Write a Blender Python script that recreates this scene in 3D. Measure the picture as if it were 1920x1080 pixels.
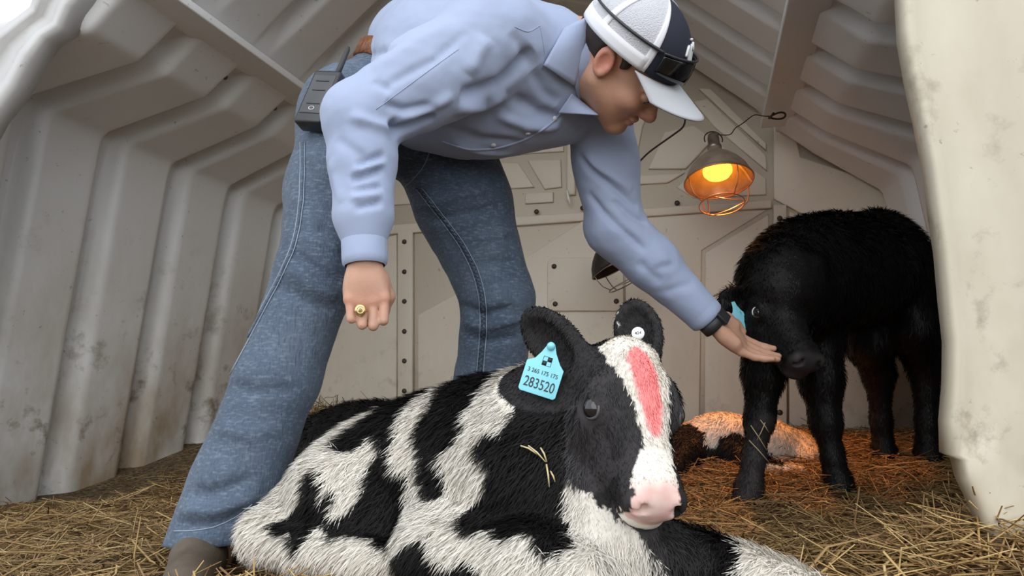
import bpy, bmesh, math, random
import numpy as np
from mathutils import Vector, Matrix
from mathutils.bvhtree import BVHTree

for o in list(bpy.data.objects):
    bpy.data.objects.remove(o, do_unlink=True)
SC = bpy.context.scene
COL = SC.collection

# ---------------------------------------------------------------- camera
CAM_H, FPX, PITCH = 0.38, 1400.0, math.atan(170 / 1400.0)
cam_d = bpy.data.cameras.new('camera')
cam_d.sensor_width = 36.0
cam_d.lens = FPX / 1920 * 36.0
cam_d.clip_start = 0.02
cam = bpy.data.objects.new('camera', cam_d)
COL.objects.link(cam)
cam.location = (0, 0, CAM_H)
cam.rotation_euler = (math.radians(90) + PITCH, 0, 0)
SC.camera = cam

# ---------------------------------------------------------------- overcast sky
w = bpy.data.worlds.new('overcast_sky')
SC.world = w
w.use_nodes = True
bgn = w.node_tree.nodes['Background']
bgn.inputs[0].default_value = (0.85, 0.925, 1.0, 1)
bgn.inputs[1].default_value = 1.0
# soft sun through thin cloud, high and behind the camera to the left
sun_d = bpy.data.lights.new('sun', 'SUN')
sun_d.energy = 1.0
sun_d.angle = math.radians(80)
sun_d.color = (1.0, 0.985, 0.96)
sun = bpy.data.objects.new('sun', sun_d)
COL.objects.link(sun)
sun.rotation_euler = (math.radians(62), 0, math.radians(-10))
sun['category'] = 'light'
sun['label'] = 'soft daylight through thin cloud'

SC.view_settings.view_transform = 'Standard'
SC.view_settings.look = 'None'
SC.view_settings.gamma = 1.0
SC.view_settings.use_curve_mapping = False
SC.view_settings.exposure = 0.72

RNG = np.random.default_rng(7)
random.seed(7)

# ---------------------------------------------------------------- helpers
def V(*a):
    return np.array(a, dtype=np.float64)

def P(px, py, Y):
    """point at depth Y that stands where the survey of the photo puts it"""
    xr = (px - 960) / FPX
    yr = (540 - py) / FPX
    d = V(xr, math.cos(PITCH) - yr * math.sin(PITCH), math.sin(PITCH) + yr * math.cos(PITCH))
    return V(0, 0, CAM_H) + d * (Y / d[1])

def unit(a):
    a = np.asarray(a, float)
    return a / (np.linalg.norm(a) + 1e-12)

TH = math.radians(14.5)
CT, ST = math.cos(TH), math.sin(TH)
UC = -0.51
def H(u, v, z):
    """hutch coordinates (across, deep, up) to the world"""
    return V(u * CT + v * ST, -u * ST + v * CT, z)

def Hpix(px, py, v):
    """point of the plane v = const in the hutch"""
    xr = (px - 960) / FPX
    yr = (540 - py) / FPX
    d = V(xr, math.cos(PITCH) - yr * math.sin(PITCH), math.sin(PITCH) + yr * math.cos(PITCH))
    t = v / (d[0] * ST + d[1] * CT)
    p = V(0, 0, CAM_H) + d * t
    return p

def uz(px, py, v):
    p = Hpix(px, py, v)
    return (p[0] * CT - p[1] * ST, p[2])

def mesh_np(name, verts, faces, smooth=True, colors=None, extra=None):
    """verts (N,3), faces: list of index arrays each (M,k)"""
    me = bpy.data.meshes.new(name)
    verts = np.asarray(verts, np.float32)
    if isinstance(faces, np.ndarray):
        faces = [faces]
    faces = [np.asarray(f, np.int32) for f in faces if len(f)]
    me.vertices.add(len(verts))
    me.vertices.foreach_set('co', verts.ravel())
    nl = sum(f.size for f in faces)
    npoly = sum(len(f) for f in faces)
    me.loops.add(nl)
    me.loops.foreach_set('vertex_index', np.concatenate([f.ravel() for f in faces]))
    me.polygons.add(npoly)
    tot = np.concatenate([np.full(len(f), f.shape[1], np.int32) for f in faces])
    st = np.concatenate([[0], np.cumsum(tot)[:-1]]).astype(np.int32)
    me.polygons.foreach_set('loop_start', st)
    me.polygons.foreach_set('loop_total', tot)
    me.update(calc_edges=True)
    if smooth:
        me.polygons.foreach_set('use_smooth', np.ones(npoly, bool))
    if colors is not None:
        ca = me.color_attributes.new('Col', 'FLOAT_COLOR', 'POINT')
        c4 = np.ones((len(verts), 4), np.float32)
        c4[:, :3] = colors
        ca.data.foreach_set('color', c4.ravel())
    me.validate()
    return me

def base_of(o):
    return np.array(o.location) if o is not None else np.zeros(3)

def add(name, me, mat=None, parent=None, loc=None, mods=None):
    """link a mesh whose vertices are in world space; the origin goes to loc (or to the parent's origin)"""
    root = parent
    if parent is not None:
        while root.parent is not None:
            root = root.parent
        org = base_of(root)
    else:
        org = np.zeros(3) if loc is None else np.asarray(loc, float)
    if np.any(org != 0):
        me.transform(Matrix.Translation(Vector(-org)))
    o = bpy.data.objects.new(name, me)
    if mat is not None and not me.materials:
        me.materials.append(mat)
    COL.objects.link(o)
    if parent is None:
        o.location = org
    else:
        o.parent = parent
    return o

def empty(name, loc):
    o = bpy.data.objects.new(name, None)
    o.empty_display_size = 0.05
    COL.objects.link(o)
    o.location = loc
    return o

def tag(o, label=None, cat=None, group=None, kind=None):
    if label: o['label'] = label
    if cat: o['category'] = cat
    if group: o['group'] = group
    if kind: o['kind'] = kind
    return o

def tube(path, r, sides=8, closed=False, taper=None, caps=True):
    """tube along a polyline -> verts, faces(list)"""
    path = np.asarray(path, float)
    n = len(path)
    rr = np.full(n, r, float) if np.isscalar(r) else np.asarray(r, float)
    tang = np.zeros_like(path)
    if closed:
        tang = np.roll(path, -1, 0) - np.roll(path, 1, 0)
    else:
        tang[1:-1] = path[2:] - path[:-2]
        tang[0] = path[1] - path[0]
        tang[-1] = path[-1] - path[-2]
    tang /= np.linalg.norm(tang, axis=1)[:, None] + 1e-12
    ref = V(0, 0, 1) if abs(tang[0][2]) < 0.9 else V(1, 0, 0)
    nrm = unit(np.cross(tang[0], ref))
    vs = []
    ang = np.linspace(0, 2 * math.pi, sides, endpoint=False)
    for i in range(n):
        nrm = unit(nrm - tang[i] * np.dot(nrm, tang[i]))
        b = np.cross(tang[i], nrm)
        vs.append(path[i] + rr[i] * (np.cos(ang)[:, None] * nrm + np.sin(ang)[:, None] * b))
    vs = np.concatenate(vs)
    q = []
    m = n if closed else n - 1
    for i in range(m):
        a = i * sides
        b = ((i + 1) % n) * sides
        for j in range(sides):
            k = (j + 1) % sides
            q.append((a + j, a + k, b + k, b + j))
    fs = [np.array(q)]
    if not closed and caps:
        fs.append(np.array([list(range(sides))[::-1], [(n - 1) * sides + j for j in range(sides)]]))
    return vs, fs

def join(parts):
    vs, by = [], {}
    off = 0
    for v, fl in parts:
        if isinstance(fl, np.ndarray): fl = [fl]
        for f in fl:
            f = np.asarray(f)
            if len(f): by.setdefault(f.shape[1], []).append(f + off)
        vs.append(v); off += len(v)
    return np.concatenate(vs), [np.concatenate(x) for x in by.values()]

def obox(c, ax, half, bev=0.0):
    """oriented box via bmesh with bevel -> verts, faces"""
    bm = bmesh.new()
    bmesh.ops.create_cube(bm, size=2.0)
    for v in bm.verts:
        v.co = Vector((v.co.x * half[0], v.co.y * half[1], v.co.z * half[2]))
    if bev > 0:
        bmesh.ops.bevel(bm, geom=bm.edges[:], offset=bev, segments=2, profile=0.6, affect='EDGES')
    return bm_out(bm, c, ax)

def bm_out(bm, c=(0, 0, 0), ax=None):
    bm.verts.index_update()
    co = np.array([v.co[:] for v in bm.verts])
    if ax is not None:
        co = co @ np.asarray(ax, float)
    co = co + np.asarray(c, float)
    d = {}
    for f in bm.faces:
        ix = [v.index for v in f.verts]
        d.setdefault(len(ix), []).append(ix)
    bm.free()
    return co, [np.array(x) for x in d.values()]

def prism(poly, origin, ax, depth, bev=0.0, seg=2):
    """polygon (2-D, along ax[0], ax[1]) extruded by depth along ax[2]; front edge bevelled"""
    bm = bmesh.new()
    vs = [bm.verts.new((p[0], p[1], 0)) for p in poly]
    f = bm.faces.new(vs)
    bm.normal_update()
    if f.normal.z < 0:
        f.normal_flip()
    r = bmesh.ops.extrude_face_region(bm, geom=[f])
    top = [g for g in r['geom'] if isinstance(g, bmesh.types.BMVert)]
    for v in top:
        v.co.z += depth
    if bev > 0:
        s = set(top)
        ed = [e for e in bm.edges if e.verts[0] in s and e.verts[1] in s]
        bmesh.ops.bevel(bm, geom=ed, offset=bev, segments=seg, profile=0.6, affect='EDGES')
    bmesh.ops.recalc_face_normals(bm, faces=bm.faces[:])
    return bm_out(bm, origin, ax)

# ------------------------------------------------------- vectorised gradient noise
_perm = np.random.default_rng(3).permutation(256).astype(np.int64)
_perm = np.concatenate([_perm, _perm])
_grad = np.random.default_rng(4).normal(size=(256, 3)); _grad /= np.linalg.norm(_grad, axis=1)[:, None]
def pnoise(p):
    p = np.asarray(p, float)
    i = np.floor(p).astype(np.int64); f = p - i
    i &= 255
    u = f * f * f * (f * (f * 6 - 15) + 10)
    out = 0
    for dx in (0, 1):
        for dy in (0, 1):
            for dz in (0, 1):
                h = _perm[_perm[_perm[(i[:, 0] + dx) & 255] + ((i[:, 1] + dy) & 255)] + ((i[:, 2] + dz) & 255)]
                g = _grad[h]
                d = f - np.array([dx, dy, dz])
                wgt = (u[:, 0] if dx else 1 - u[:, 0]) * (u[:, 1] if dy else 1 - u[:, 1]) * (u[:, 2] if dz else 1 - u[:, 2])
                out = out + wgt * np.einsum('ij,ij->i', g, d)
    return out
def fbm(p, oct=3):
    s, a, t = 0, 1, 0
    p = np.asarray(p, float)
    for k in range(oct):
        s = s + a * pnoise(p * 2 ** k + 17.3 * k); t += a; a *= 0.5
    return s / t

def sstep(a, b, x):
    t = np.clip((x - a) / (b - a), 0, 1)
    return t * t * (3 - 2 * t)

# ------------------------------------------------------- distance-field modelling (continuous bodies)
class Field:
    def __init__(s, lo, hi, vox):
        s.lo = np.asarray(lo, float); s.vox = vox
        s.n = np.ceil((np.asarray(hi, float) - s.lo) / vox).astype(int) + 1
        s.f = np.full(tuple(s.n), 1.0, np.float32)
    def win(s, lo, hi):
        a = np.clip(np.floor((np.asarray(lo) - s.lo) / s.vox).astype(int), 0, s.n)
        b = np.clip(np.ceil((np.asarray(hi) - s.lo) / s.vox).astype(int) + 1, 0, s.n)
        sl = tuple(slice(a[i], b[i]) for i in range(3))
        if any(b[i] <= a[i] for i in range(3)):
            return sl, None
        c = [(s.lo[i] + s.vox * np.arange(a[i], b[i])).astype(np.float32) for i in range(3)]
        return sl, (c[0][:, None, None], c[1][None, :, None], c[2][None, None, :])
    def put(s, sl, d, k, op):
        f = s.f[sl]
        if op == 'sub':
            d = -d
            h = np.clip(0.5 - 0.5 * (d - f) / -k * -1, 0, 1) if False else np.clip(0.5 + 0.5 * (d - f) / k, 0, 1)
            s.f[sl] = f * (1 - h) + d * h + k * h * (1 - h)
        else:
            h = np.clip(0.5 + 0.5 * (d - f) / k, 0, 1)
            s.f[sl] = d * (1 - h) + f * h - k * h * (1 - h)
    def cone(s, a, b, ra, rb=None, k=0.02, flat=None, op='add'):
        a = np.asarray(a, float); b = np.asarray(b, float)
        rb = ra if rb is None else rb
        m = max(ra, rb) * (1 if flat is None else max(1, flat[1])) + k + 4 * s.vox
        sl, g = s.win(np.minimum(a, b) - m, np.maximum(a, b) + m)
        if g is None: return
        q = [g[i] - a[i] for i in range(3)]
        ab = b - a
        if flat is not None:
            ax = unit(flat[0]); c = 1.0 / flat[1] - 1
            dp = q[0] * ax[0] + q[1] * ax[1] + q[2] * ax[2]
            q = [q[i] + dp * (ax[i] * c) for i in range(3)]
            ab = ab + ax * (np.dot(ab, ax) * c)
        L2 = float(ab @ ab) + 1e-12
        t = np.clip((q[0] * ab[0] + q[1] * ab[1] + q[2] * ab[2]) / L2, 0, 1)
        d = np.sqrt((q[0] - t * ab[0]) ** 2 + (q[1] - t * ab[1]) ** 2 + (q[2] - t * ab[2]) ** 2) - (ra + (rb - ra) * t)
        s.put(sl, d.astype(np.float32), k, op)
    def chain(s, pts, rad, k=0.02, flat=None):
        for i in range(len(pts) - 1):
            s.cone(pts[i], pts[i + 1], rad[i], rad[i + 1], k, flat)
    def ell(s, c, r, R=None, k=0.02, op='add'):
        c = np.asarray(c, float); r = np.asarray(r, float)
        R = np.eye(3) if R is None else np.asarray(R, float)
        ext = np.sqrt(((R * r[:, None]) ** 2).sum(0)) + k + 4 * s.vox
        sl, g = s.win(c - ext, c + ext)
        if g is None: return
        q = [g[i] - c[i] for i in range(3)]
        l = [R[j][0] * q[0] + R[j][1] * q[1] + R[j][2] * q[2] for j in range(3)]
        k0 = np.sqrt(sum((l[j] / r[j]) ** 2 for j in range(3)))
        k1 = np.sqrt(sum((l[j] / r[j] ** 2) ** 2 for j in range(3))) + 1e-6
        d = k0 * (k0 - 1) / k1
        s.put(sl, d.astype(np.float32), k, op)
    def cut(s, pt, n, c=None, rad=None):
        """remove what lies on the +n side of the plane (within rad of c)"""
        n = unit(n); pt = np.asarray(pt, float)
        if c is None:
            sl, g = s.win(s.lo, s.lo + s.vox * s.n)
        else:
            sl, g = s.win(np.asarray(c) - rad, np.asarray(c) + rad)
        if g is None: return
        d = (g[0] - pt[0]) * n[0] + (g[1] - pt[1]) * n[1] + (g[2] - pt[2]) * n[2]
        s.f[sl] = np.maximum(s.f[sl], d.astype(np.float32))
    def mesh(s, smooth=2, lam=0.5):
        f = s.f
        f[0], f[-1], f[:, 0], f[:, -1], f[:, :, 0], f[:, :, -1] = (1.0,) * 6
        ins = f < 0
        c = np.zeros(tuple(np.array(f.shape) - 1), np.uint8)
        I = ins.astype(np.uint8)
        offs = [(i, j, k) for i in (0, 1) for j in (0, 1) for k in (0, 1)]
        nx, ny, nz = f.shape
        for (i, j, k) in offs:
            c += I[i:nx - 1 + i, j:ny - 1 + j, k:nz - 1 + k]
        cells = np.argwhere((c > 0) & (c < 8))
        vals = np.stack([f[cells[:, 0] + o[0], cells[:, 1] + o[1], cells[:, 2] + o[2]] for o in offs], 1)
        acc = np.zeros((len(cells), 3)); cnt = np.zeros(len(cells))
        O = np.array(offs)
        for a in range(8):
            for b in range(a + 1, 8):
                if abs(O[a] - O[b]).sum() != 1: continue
                va, vb = vals[:, a], vals[:, b]
                m = (va < 0) != (vb < 0)
                t = np.where(m, va / (va - vb + 1e-20), 0)
                pt = O[a] + t[:, None] * (O[b] - O[a])
                acc[m] += pt[m]; cnt[m] += 1
        co = cells + acc / cnt[:, None]
        idx = np.full(c.shape, -1, np.int32)
        idx[cells[:, 0], cells[:, 1], cells[:, 2]] = np.arange(len(cells))
        quads = []
        for ax in range(3):
            sh = [slice(0, n) for n in f.shape]; sh2 = list(sh)
            sh[ax] = slice(0, -1); sh2[ax] = slice(1, None)
            A = ins[tuple(sh)]; B = ins[tuple(sh2)]
            e = np.argwhere(A != B)
            u, v = (ax + 1) % 3, (ax + 2) % 3
            e = e[(e[:, u] > 0) & (e[:, v] > 0)]
            sgn = A[e[:, 0], e[:, 1], e[:, 2]]
            def at(du, dv):
                q = e.copy(); q[:, u] += du; q[:, v] += dv
                return idx[q[:, 0], q[:, 1], q[:, 2]]
            q = np.stack([at(-1, -1), at(0, -1), at(0, 0), at(-1, 0)], 1)
            q[~sgn] = q[~sgn][:, ::-1]
            quads.append(q)
        quads = np.concatenate(quads)
        quads = quads[(quads >= 0).all(1)]
        co = s.lo + co * s.vox
        if smooth:
            ed = np.unique(np.sort(np.concatenate([quads[:, [0, 1]], quads[:, [1, 2]], quads[:, [2, 3]], quads[:, [3, 0]]]), 1), axis=0)
            deg = np.bincount(ed.ravel(), minlength=len(co))[:, None]
            for it in range(smooth):
                nb = np.stack([np.bincount(ed[:, 0], co[ed[:, 1], i], len(co)) + np.bincount(ed[:, 1], co[ed[:, 0], i], len(co)) for i in range(3)], 1)
                co = co + (lam if it % 2 == 0 else -lam * 1.04) * (nb / deg - co)
        return co, quads

def vnormals(co, quads):
    a, b, c, d = (co[quads[:, i]] for i in range(4))
    fn = np.cross(c - a, d - b)
    n = np.stack([sum(np.bincount(quads[:, j], fn[:, i], len(co)) for j in range(4)) for i in range(3)], 1)
    return n / (np.linalg.norm(n, axis=1)[:, None] + 1e-12)

def bvh(co, quads):
    return BVHTree.FromPolygons([Vector(c) for c in co], quads.tolist())

def hit(tree, px, py):
    o = V(0, 0, CAM_H)
    d = unit(P(px, py, 1.0) - o)
    r = tree.ray_cast(Vector(o), Vector(d))
    if r[0] is None:
        return None, None
    return np.array(r[0]), np.array(r[1])

def seam(tree, pix, r, lift=0.0006, sub=8, rows=(0.0,), sides=5, zig=0.0):
    """cord of stitching that follows a surface through surveyed points"""
    pix = np.array(pix, float)
    t = np.linspace(0, len(pix) - 1, (len(pix) - 1) * sub + 1)
    X = np.interp(t, range(len(pix)), pix[:, 0]); Yp = np.interp(t, range(len(pix)), pix[:, 1])
    for _ in range(sub):
        X[1:-1] = (X[:-2] + X[1:-1] * 2 + X[2:]) / 4; Yp[1:-1] = (Yp[:-2] + Yp[1:-1] * 2 + Yp[2:]) / 4
    parts = []
    for off in rows:
        pts = []
        for i, (x, y) in enumerate(zip(X, Yp)):
            z = zig * (1 if i % 2 else -1)
            h, n = hit(tree, x + off + z, y)
            if h is not None and (not pts or np.linalg.norm(h - pts[-1]) < 0.08):
                pts.append(h + n * lift)
        if len(pts) > 2:
            parts.append(tube(pts, r, sides))
    return join(parts) if parts else None

def folds(co, nr, tree, lst, sub_=6):
    """press ridges (+) and creases (-) into cloth along surveyed lines"""
    disp = np.zeros(len(co))
    for pix, amp, wd in lst:
        pix = np.array(pix, float); t = np.linspace(0, len(pix) - 1, (len(pix) - 1) * sub_ + 1)
        pts = []
        for x, y in zip(np.interp(t, range(len(pix)), pix[:, 0]), np.interp(t, range(len(pix)), pix[:, 1])):
            h_, n_ = hit(tree, x, y)
            if h_ is not None: pts.append(h_)
        if len(pts) < 2: continue
        pts = np.array(pts)
        lo, hi = pts.min(0) - 3 * wd, pts.max(0) + 3 * wd
        k = np.nonzero(((co > lo) & (co < hi)).all(1))[0]
        best = np.full(len(k), 1e9); par = np.zeros(len(k))
        for i in range(len(pts) - 1):
            a, b_ = pts[i], pts[i + 1]; ab = b_ - a
            u = np.clip(((co[k] - a) @ ab) / (ab @ ab + 1e-12), 0, 1)
            d = np.linalg.norm(co[k] - a - u[:, None] * ab, axis=1)
            m = d < best; best[m] = d[m]; par[m] = (i + u[m]) / (len(pts) - 1)
        env = np.clip(np.minimum(par, 1 - par) * 5, 0, 1) ** 0.6
        disp[k] += amp * env * np.exp(-(best / wd) ** 2)
    return co + nr * disp[:, None]

# ------------------------------------------------------- materials
def mat(name, col=(0.8, 0.8, 0.8), rough=0.5, metal=0.0, spec=0.5, noise=None, bump=None, attr=False, emit=None, sss=0.0, sheen=0.0):
    """noise=(scale, colour2, detail, stretch), bump=(scale, strength, stretch)"""
    m = bpy.data.materials.new(name)
    m.use_nodes = True
    nt = m.node_tree; N = nt.nodes; L = nt.links
    b = N['Principled BSDF']
    b.inputs['Base Color'].default_value = (*col, 1)
    b.inputs['Roughness'].default_value = rough
    b.inputs['Metallic'].default_value = metal
    b.inputs['Specular IOR Level'].default_value = spec
    if sss:
        b.inputs['Subsurface Weight'].default_value = sss
        b.inputs['Subsurface Radius'].default_value = (0.012, 0.005, 0.003)
        b.inputs['Subsurface Scale'].default_value = 1.0
    if sheen:
        b.inputs['Sheen Weight'].default_value = sheen
    tc = N.new('ShaderNodeTexCoord')
    src = None
    if attr:
        a = N.new('ShaderNodeAttribute'); a.attribute_name = 'Col'
        src = a.outputs['Color']
    if noise:
        mp = N.new('ShaderNodeMapping'); mp.inputs['Scale'].default_value = noise[3] if len(noise) > 3 else (1, 1, 1)
        L.new(tc.outputs['Object'], mp.inputs[0])
        t = N.new('ShaderNodeTexNoise'); t.inputs['Scale'].default_value = noise[0]; t.inputs['Detail'].default_value = noise[2] if len(noise) > 2 else 4
        L.new(mp.outputs[0], t.inputs['Vector'])
        r = N.new('ShaderNodeValToRGB'); r.color_ramp.elements[0].position = 0.35; r.color_ramp.elements[1].position = 0.65
        L.new(t.outputs['Fac'], r.inputs[0])
        mx = N.new('ShaderNodeMix'); mx.data_type = 'RGBA'
        if src is not None: L.new(src, mx.inputs[6])
        else: mx.inputs[6].default_value = (*col, 1)
        mx.inputs[7].default_value = (*noise[1], 1)
        L.new(r.outputs['Color'], mx.inputs[0])
        src = mx.outputs[2]
    if src is not None:
        L.new(src, b.inputs['Base Color'])
    if bump:
        mp = N.new('ShaderNodeMapping'); mp.inputs['Scale'].default_value = bump[2] if len(bump) > 2 else (1, 1, 1)
        L.new(tc.outputs['Object'], mp.inputs[0])
        t = N.new('ShaderNodeTexNoise'); t.inputs['Scale'].default_value = bump[0]; t.inputs['Detail'].default_value = 4
        L.new(mp.outputs[0], t.inputs['Vector'])
        bp = N.new('ShaderNodeBump'); bp.inputs['Strength'].default_value = bump[1]; bp.inputs['Distance'].default_value = 0.004
        L.new(t.outputs['Fac'], bp.inputs['Height'])
        L.new(bp.outputs[0], b.inputs['Normal'])
    if emit:
        b.inputs['Emission Color'].default_value = (*emit[0], 1)
        b.inputs['Emission Strength'].default_value = emit[1]
    return m

def plastic(name, col, dirt_top, dirt_amt, dirt=(0.17, 0.12, 0.07)):
    """moulded polyethylene: off-white with splashed mud that thins out upwards and scattered specks"""
    m = bpy.data.materials.new(name); m.use_nodes = True
    nt = m.node_tree; N = nt.nodes; L = nt.links
    b = N['Principled BSDF']
    b.inputs['Roughness'].default_value = 0.42
    geo = N.new('ShaderNodeNewGeometry')
    sep = N.new('ShaderNodeSeparateXYZ'); L.new(geo.outputs['Position'], sep.inputs[0])
    hm = N.new('ShaderNodeMapRange'); hm.inputs[1].default_value = 0.0; hm.inputs[2].default_value = dirt_top
    hm.inputs[3].default_value = 1.0; hm.inputs[4].default_value = 0.0
    L.new(sep.outputs[2], hm.inputs[0])
    def noise(scale, detail, lo, hi, stretch=(1, 1, 1)):
        mp = N.new('ShaderNodeMapping'); mp.inputs['Scale'].default_value = stretch
        L.new(geo.outputs['Position'], mp.inputs[0])
        t = N.new('ShaderNodeTexNoise'); t.inputs['Scale'].default_value = scale; t.inputs['Detail'].default_value = detail; t.inputs['Roughness'].default_value = 0.65
        L.new(mp.outputs[0], t.inputs['Vector'])
        r = N.new('ShaderNodeMapRange'); r.inputs[1].default_value = lo; r.inputs[2].default_value = hi
        L.new(t.outputs['Fac'], r.inputs[0])
        return r.outputs[0]
    def mul(a, c):
        x = N.new('ShaderNodeMath'); x.operation = 'MULTIPLY'
        for i, q in enumerate((a, c)):
            if isinstance(q, (int, float)): x.inputs[i].default_value = q
            else: L.new(q, x.inputs[i])
        return x.outputs[0]
    broad = mul(mul(noise(3.2, 5, 0.35, 0.75, (1, 1, 0.5)), hm.outputs[0]), dirt_amt)
    mud = mul(mul(noise(9, 8, 0.56, 0.68), hm.outputs[0]), dirt_amt * 0.75)
    speck = mul(noise(48, 4, 0.66, 0.74), 0.55)
    grain = noise(1.3, 2, 0.3, 0.7)
    cur = None
    def mixc(fac, a, c):
        mx = N.new('ShaderNodeMix'); mx.data_type = 'RGBA'
        L.new(fac, mx.inputs[0])
        for i, q in ((6, a), (7, c)):
            if isinstance(q, tuple): mx.inputs[i].default_value = (*q, 1)
            else: L.new(q, mx.inputs[i])
        return mx.outputs[2]
    c1 = mixc(grain, col, tuple(x * 0.93 for x in col))
    c2 = mixc(broad, c1, (0.36, 0.28, 0.19))
    c3 = mixc(mud, c2, dirt)
    c4 = mixc(speck, c3, (0.12, 0.09, 0.06))
    L.new(c4, b.inputs['Base Color'])
    t = N.new('ShaderNodeTexNoise'); t.inputs['Scale'].default_value = 14; t.inputs['Detail'].default_value = 3
    L.new(geo.outputs['Position'], t.inputs['Vector'])
    bp = N.new('ShaderNodeBump'); bp.inputs['Strength'].default_value = 0.12; bp.inputs['Distance'].default_value = 0.01
    L.new(t.outputs['Fac'], bp.inputs['Height']); L.new(bp.outputs[0], b.inputs['Normal'])
    return m

M = {}
M['hutch'] = plastic('hutch_plastic', (0.79, 0.785, 0.77), 0.95, 1.6)
M['hutch_back'] = plastic('hutch_back_plastic', (0.80, 0.715, 0.585), 0.8, 0.7)
M['front'] = plastic('front_panel_plastic', (0.60, 0.55, 0.43), 1.7, 1.1)
M['rim'] = plastic('rim_plastic', (0.56, 0.55, 0.54), 0.6, 0.8)
M['bolt'] = mat('bolt_steel', (0.09, 0.075, 0.06), 0.55, 0.6)
M['black_plastic'] = mat('black_plastic', (0.022, 0.022, 0.025), 0.38)
M['dark_rubber'] = mat('dark_rubber', (0.03, 0.03, 0.032), 0.55)
M['steel'] = mat('galvanised_steel', (0.42, 0.38, 0.33), 0.42, 0.85, noise=(30, (0.25, 0.21, 0.17), 4))
M['dark_steel'] = mat('dark_steel', (0.06, 0.05, 0.045), 0.5, 0.7)
M['straw'] = mat('straw', rough=0.6, attr=True, spec=0.35)
# ================================================================ THE SETTING
VF, VB = 1.40, 3.0

def bed(x, y):
    """height of the straw bedding"""
    x = np.asarray(x, float); y = np.asarray(y, float)
    v = x * ST + y * CT
    u = x * CT - y * ST
    z = 0.045 + 0.15 * sstep(1.75, 3.0, v)
    z = z - 0.035 * sstep(-1.1, -1.8, u) * sstep(2.6, 1.9, v)
    z = z + 0.075 * np.exp(-(((x - 0.86) / 0.22) ** 2 + ((y - 1.28) / 0.16) ** 2))
    z = z + 0.035 * np.exp(-(((x + 0.22) / 0.30) ** 2 + ((y - 1.07) / 0.07) ** 2))
    z = z + 0.03 * np.exp(-(((x + 1.35) / 0.25) ** 2 + ((y - 1.75) / 0.3) ** 2))
    z = z + 0.05 * np.exp(-(((x + 0.72) / 0.18) ** 2 + ((y - 2.95) / 0.22) ** 2))
    p = np.stack([x.ravel() * 3.1, y.ravel() * 3.1, 0 * x.ravel()], 1)
    z = z + 0.020 * pnoise(p).reshape(x.shape) + 0.012 * pnoise(p * 3.3 + 5).reshape(x.shape)
    return z

def grid_faces(nu, nv):
    i, j = np.meshgrid(np.arange(nu - 1), np.arange(nv - 1), indexing='ij')
    a = i * nv + j
    return np.stack([a, a + nv, a + nv + 1, a + 1], -1).reshape(-1, 4)

# floor: trampled bedding inside, bare yard further out
xs = np.concatenate([[-14, -9, -6, -4.2, -3.2], np.arange(-2.6, 2.61, 0.04), [3.2, 4.2, 6, 9, 14]])
ys = np.concatenate([[-14, -9, -5, -3, -1.8, -1, -0.4, 0.1], np.arange(0.5, 3.61, 0.04), [4.2, 5.5, 8, 14]])
X, Y = np.meshgrid(xs, ys, indexing='ij')
Z = bed(X, Y)
co = np.stack([X, Y, Z], -1).reshape(-1, 3)
fm = bpy.data.materials.new('trampled_straw_floor'); fm.use_nodes = True
nt = fm.node_tree; N = nt.nodes; L = nt.links; b = N['Principled BSDF']; b.inputs['Roughness'].default_value = 0.9
geo = N.new('ShaderNodeNewGeometry')
n1 = N.new('ShaderNodeTexNoise'); n1.inputs['Scale'].default_value = 90; n1.inputs['Detail'].default_value = 6
n2 = N.new('ShaderNodeTexNoise'); n2.inputs['Scale'].default_value = 5; n2.inputs['Detail'].default_value = 4
L.new(geo.outputs['Position'], n1.inputs['Vector']); L.new(geo.outputs['Position'], n2.inputs['Vector'])
r1 = N.new('ShaderNodeValToRGB'); r1.color_ramp.elements[0].position = 0.35; r1.color_ramp.elements[1].position = 0.7
r1.color_ramp.elements[0].color = (0.045, 0.028, 0.014, 1); r1.color_ramp.elements[1].color = (0.30, 0.21, 0.10, 1)
L.new(n1.outputs['Fac'], r1.inputs[0])
r2 = N.new('ShaderNodeValToRGB'); r2.color_ramp.elements[0].position = 0.4; r2.color_ramp.elements[1].position = 0.65
r2.color_ramp.elements[0].color = (0.55, 0.5, 0.45, 1); r2.color_ramp.elements[1].color = (1, 1, 1, 1)
L.new(n2.outputs['Fac'], r2.inputs[0])
mx = N.new('ShaderNodeMix'); mx.data_type = 'RGBA'; mx.blend_type = 'MULTIPLY'; mx.inputs[0].default_value = 1
L.new(r1.outputs[0], mx.inputs[6]); L.new(r2.outputs[0], mx.inputs[7]); L.new(mx.outputs[2], b.inputs['Base Color'])
bp = N.new('ShaderNodeBump'); bp.inputs['Strength'].default_value = 0.8; bp.inputs['Distance'].default_value = 0.02
L.new(n1.outputs['Fac'], bp.inputs['Height']); L.new(bp.outputs[0], b.inputs['Normal'])
fl = add('floor', mesh_np('floor', co, grid_faces(len(xs), len(ys))), fm)
tag(fl, 'trampled brown straw floor of the hutch and yard', kind='structure')

# moulded side walls: wall, overhanging ledge, upper panel; channels pressed outward at even spacing
RIBS = [1.907 + 0.27 * k for k in range(-2, 5)]
def recess(v, depth=0.062):
    d = np.zeros_like(v)
    for c in RIBS:
        a = np.abs(v - c)
        a = np.where(v < c, a * 1.5, a * 0.9)
        d = np.maximum(d, depth * (1 - sstep(0.030, 0.058, a)))
    return d

def smooth_poly(p, it=3):
    p = p.copy()
    for _ in range(it):
        p[1:-1] = (p[:-2] + 2 * p[1:-1] + p[2:]) / 4
    return p

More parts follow.
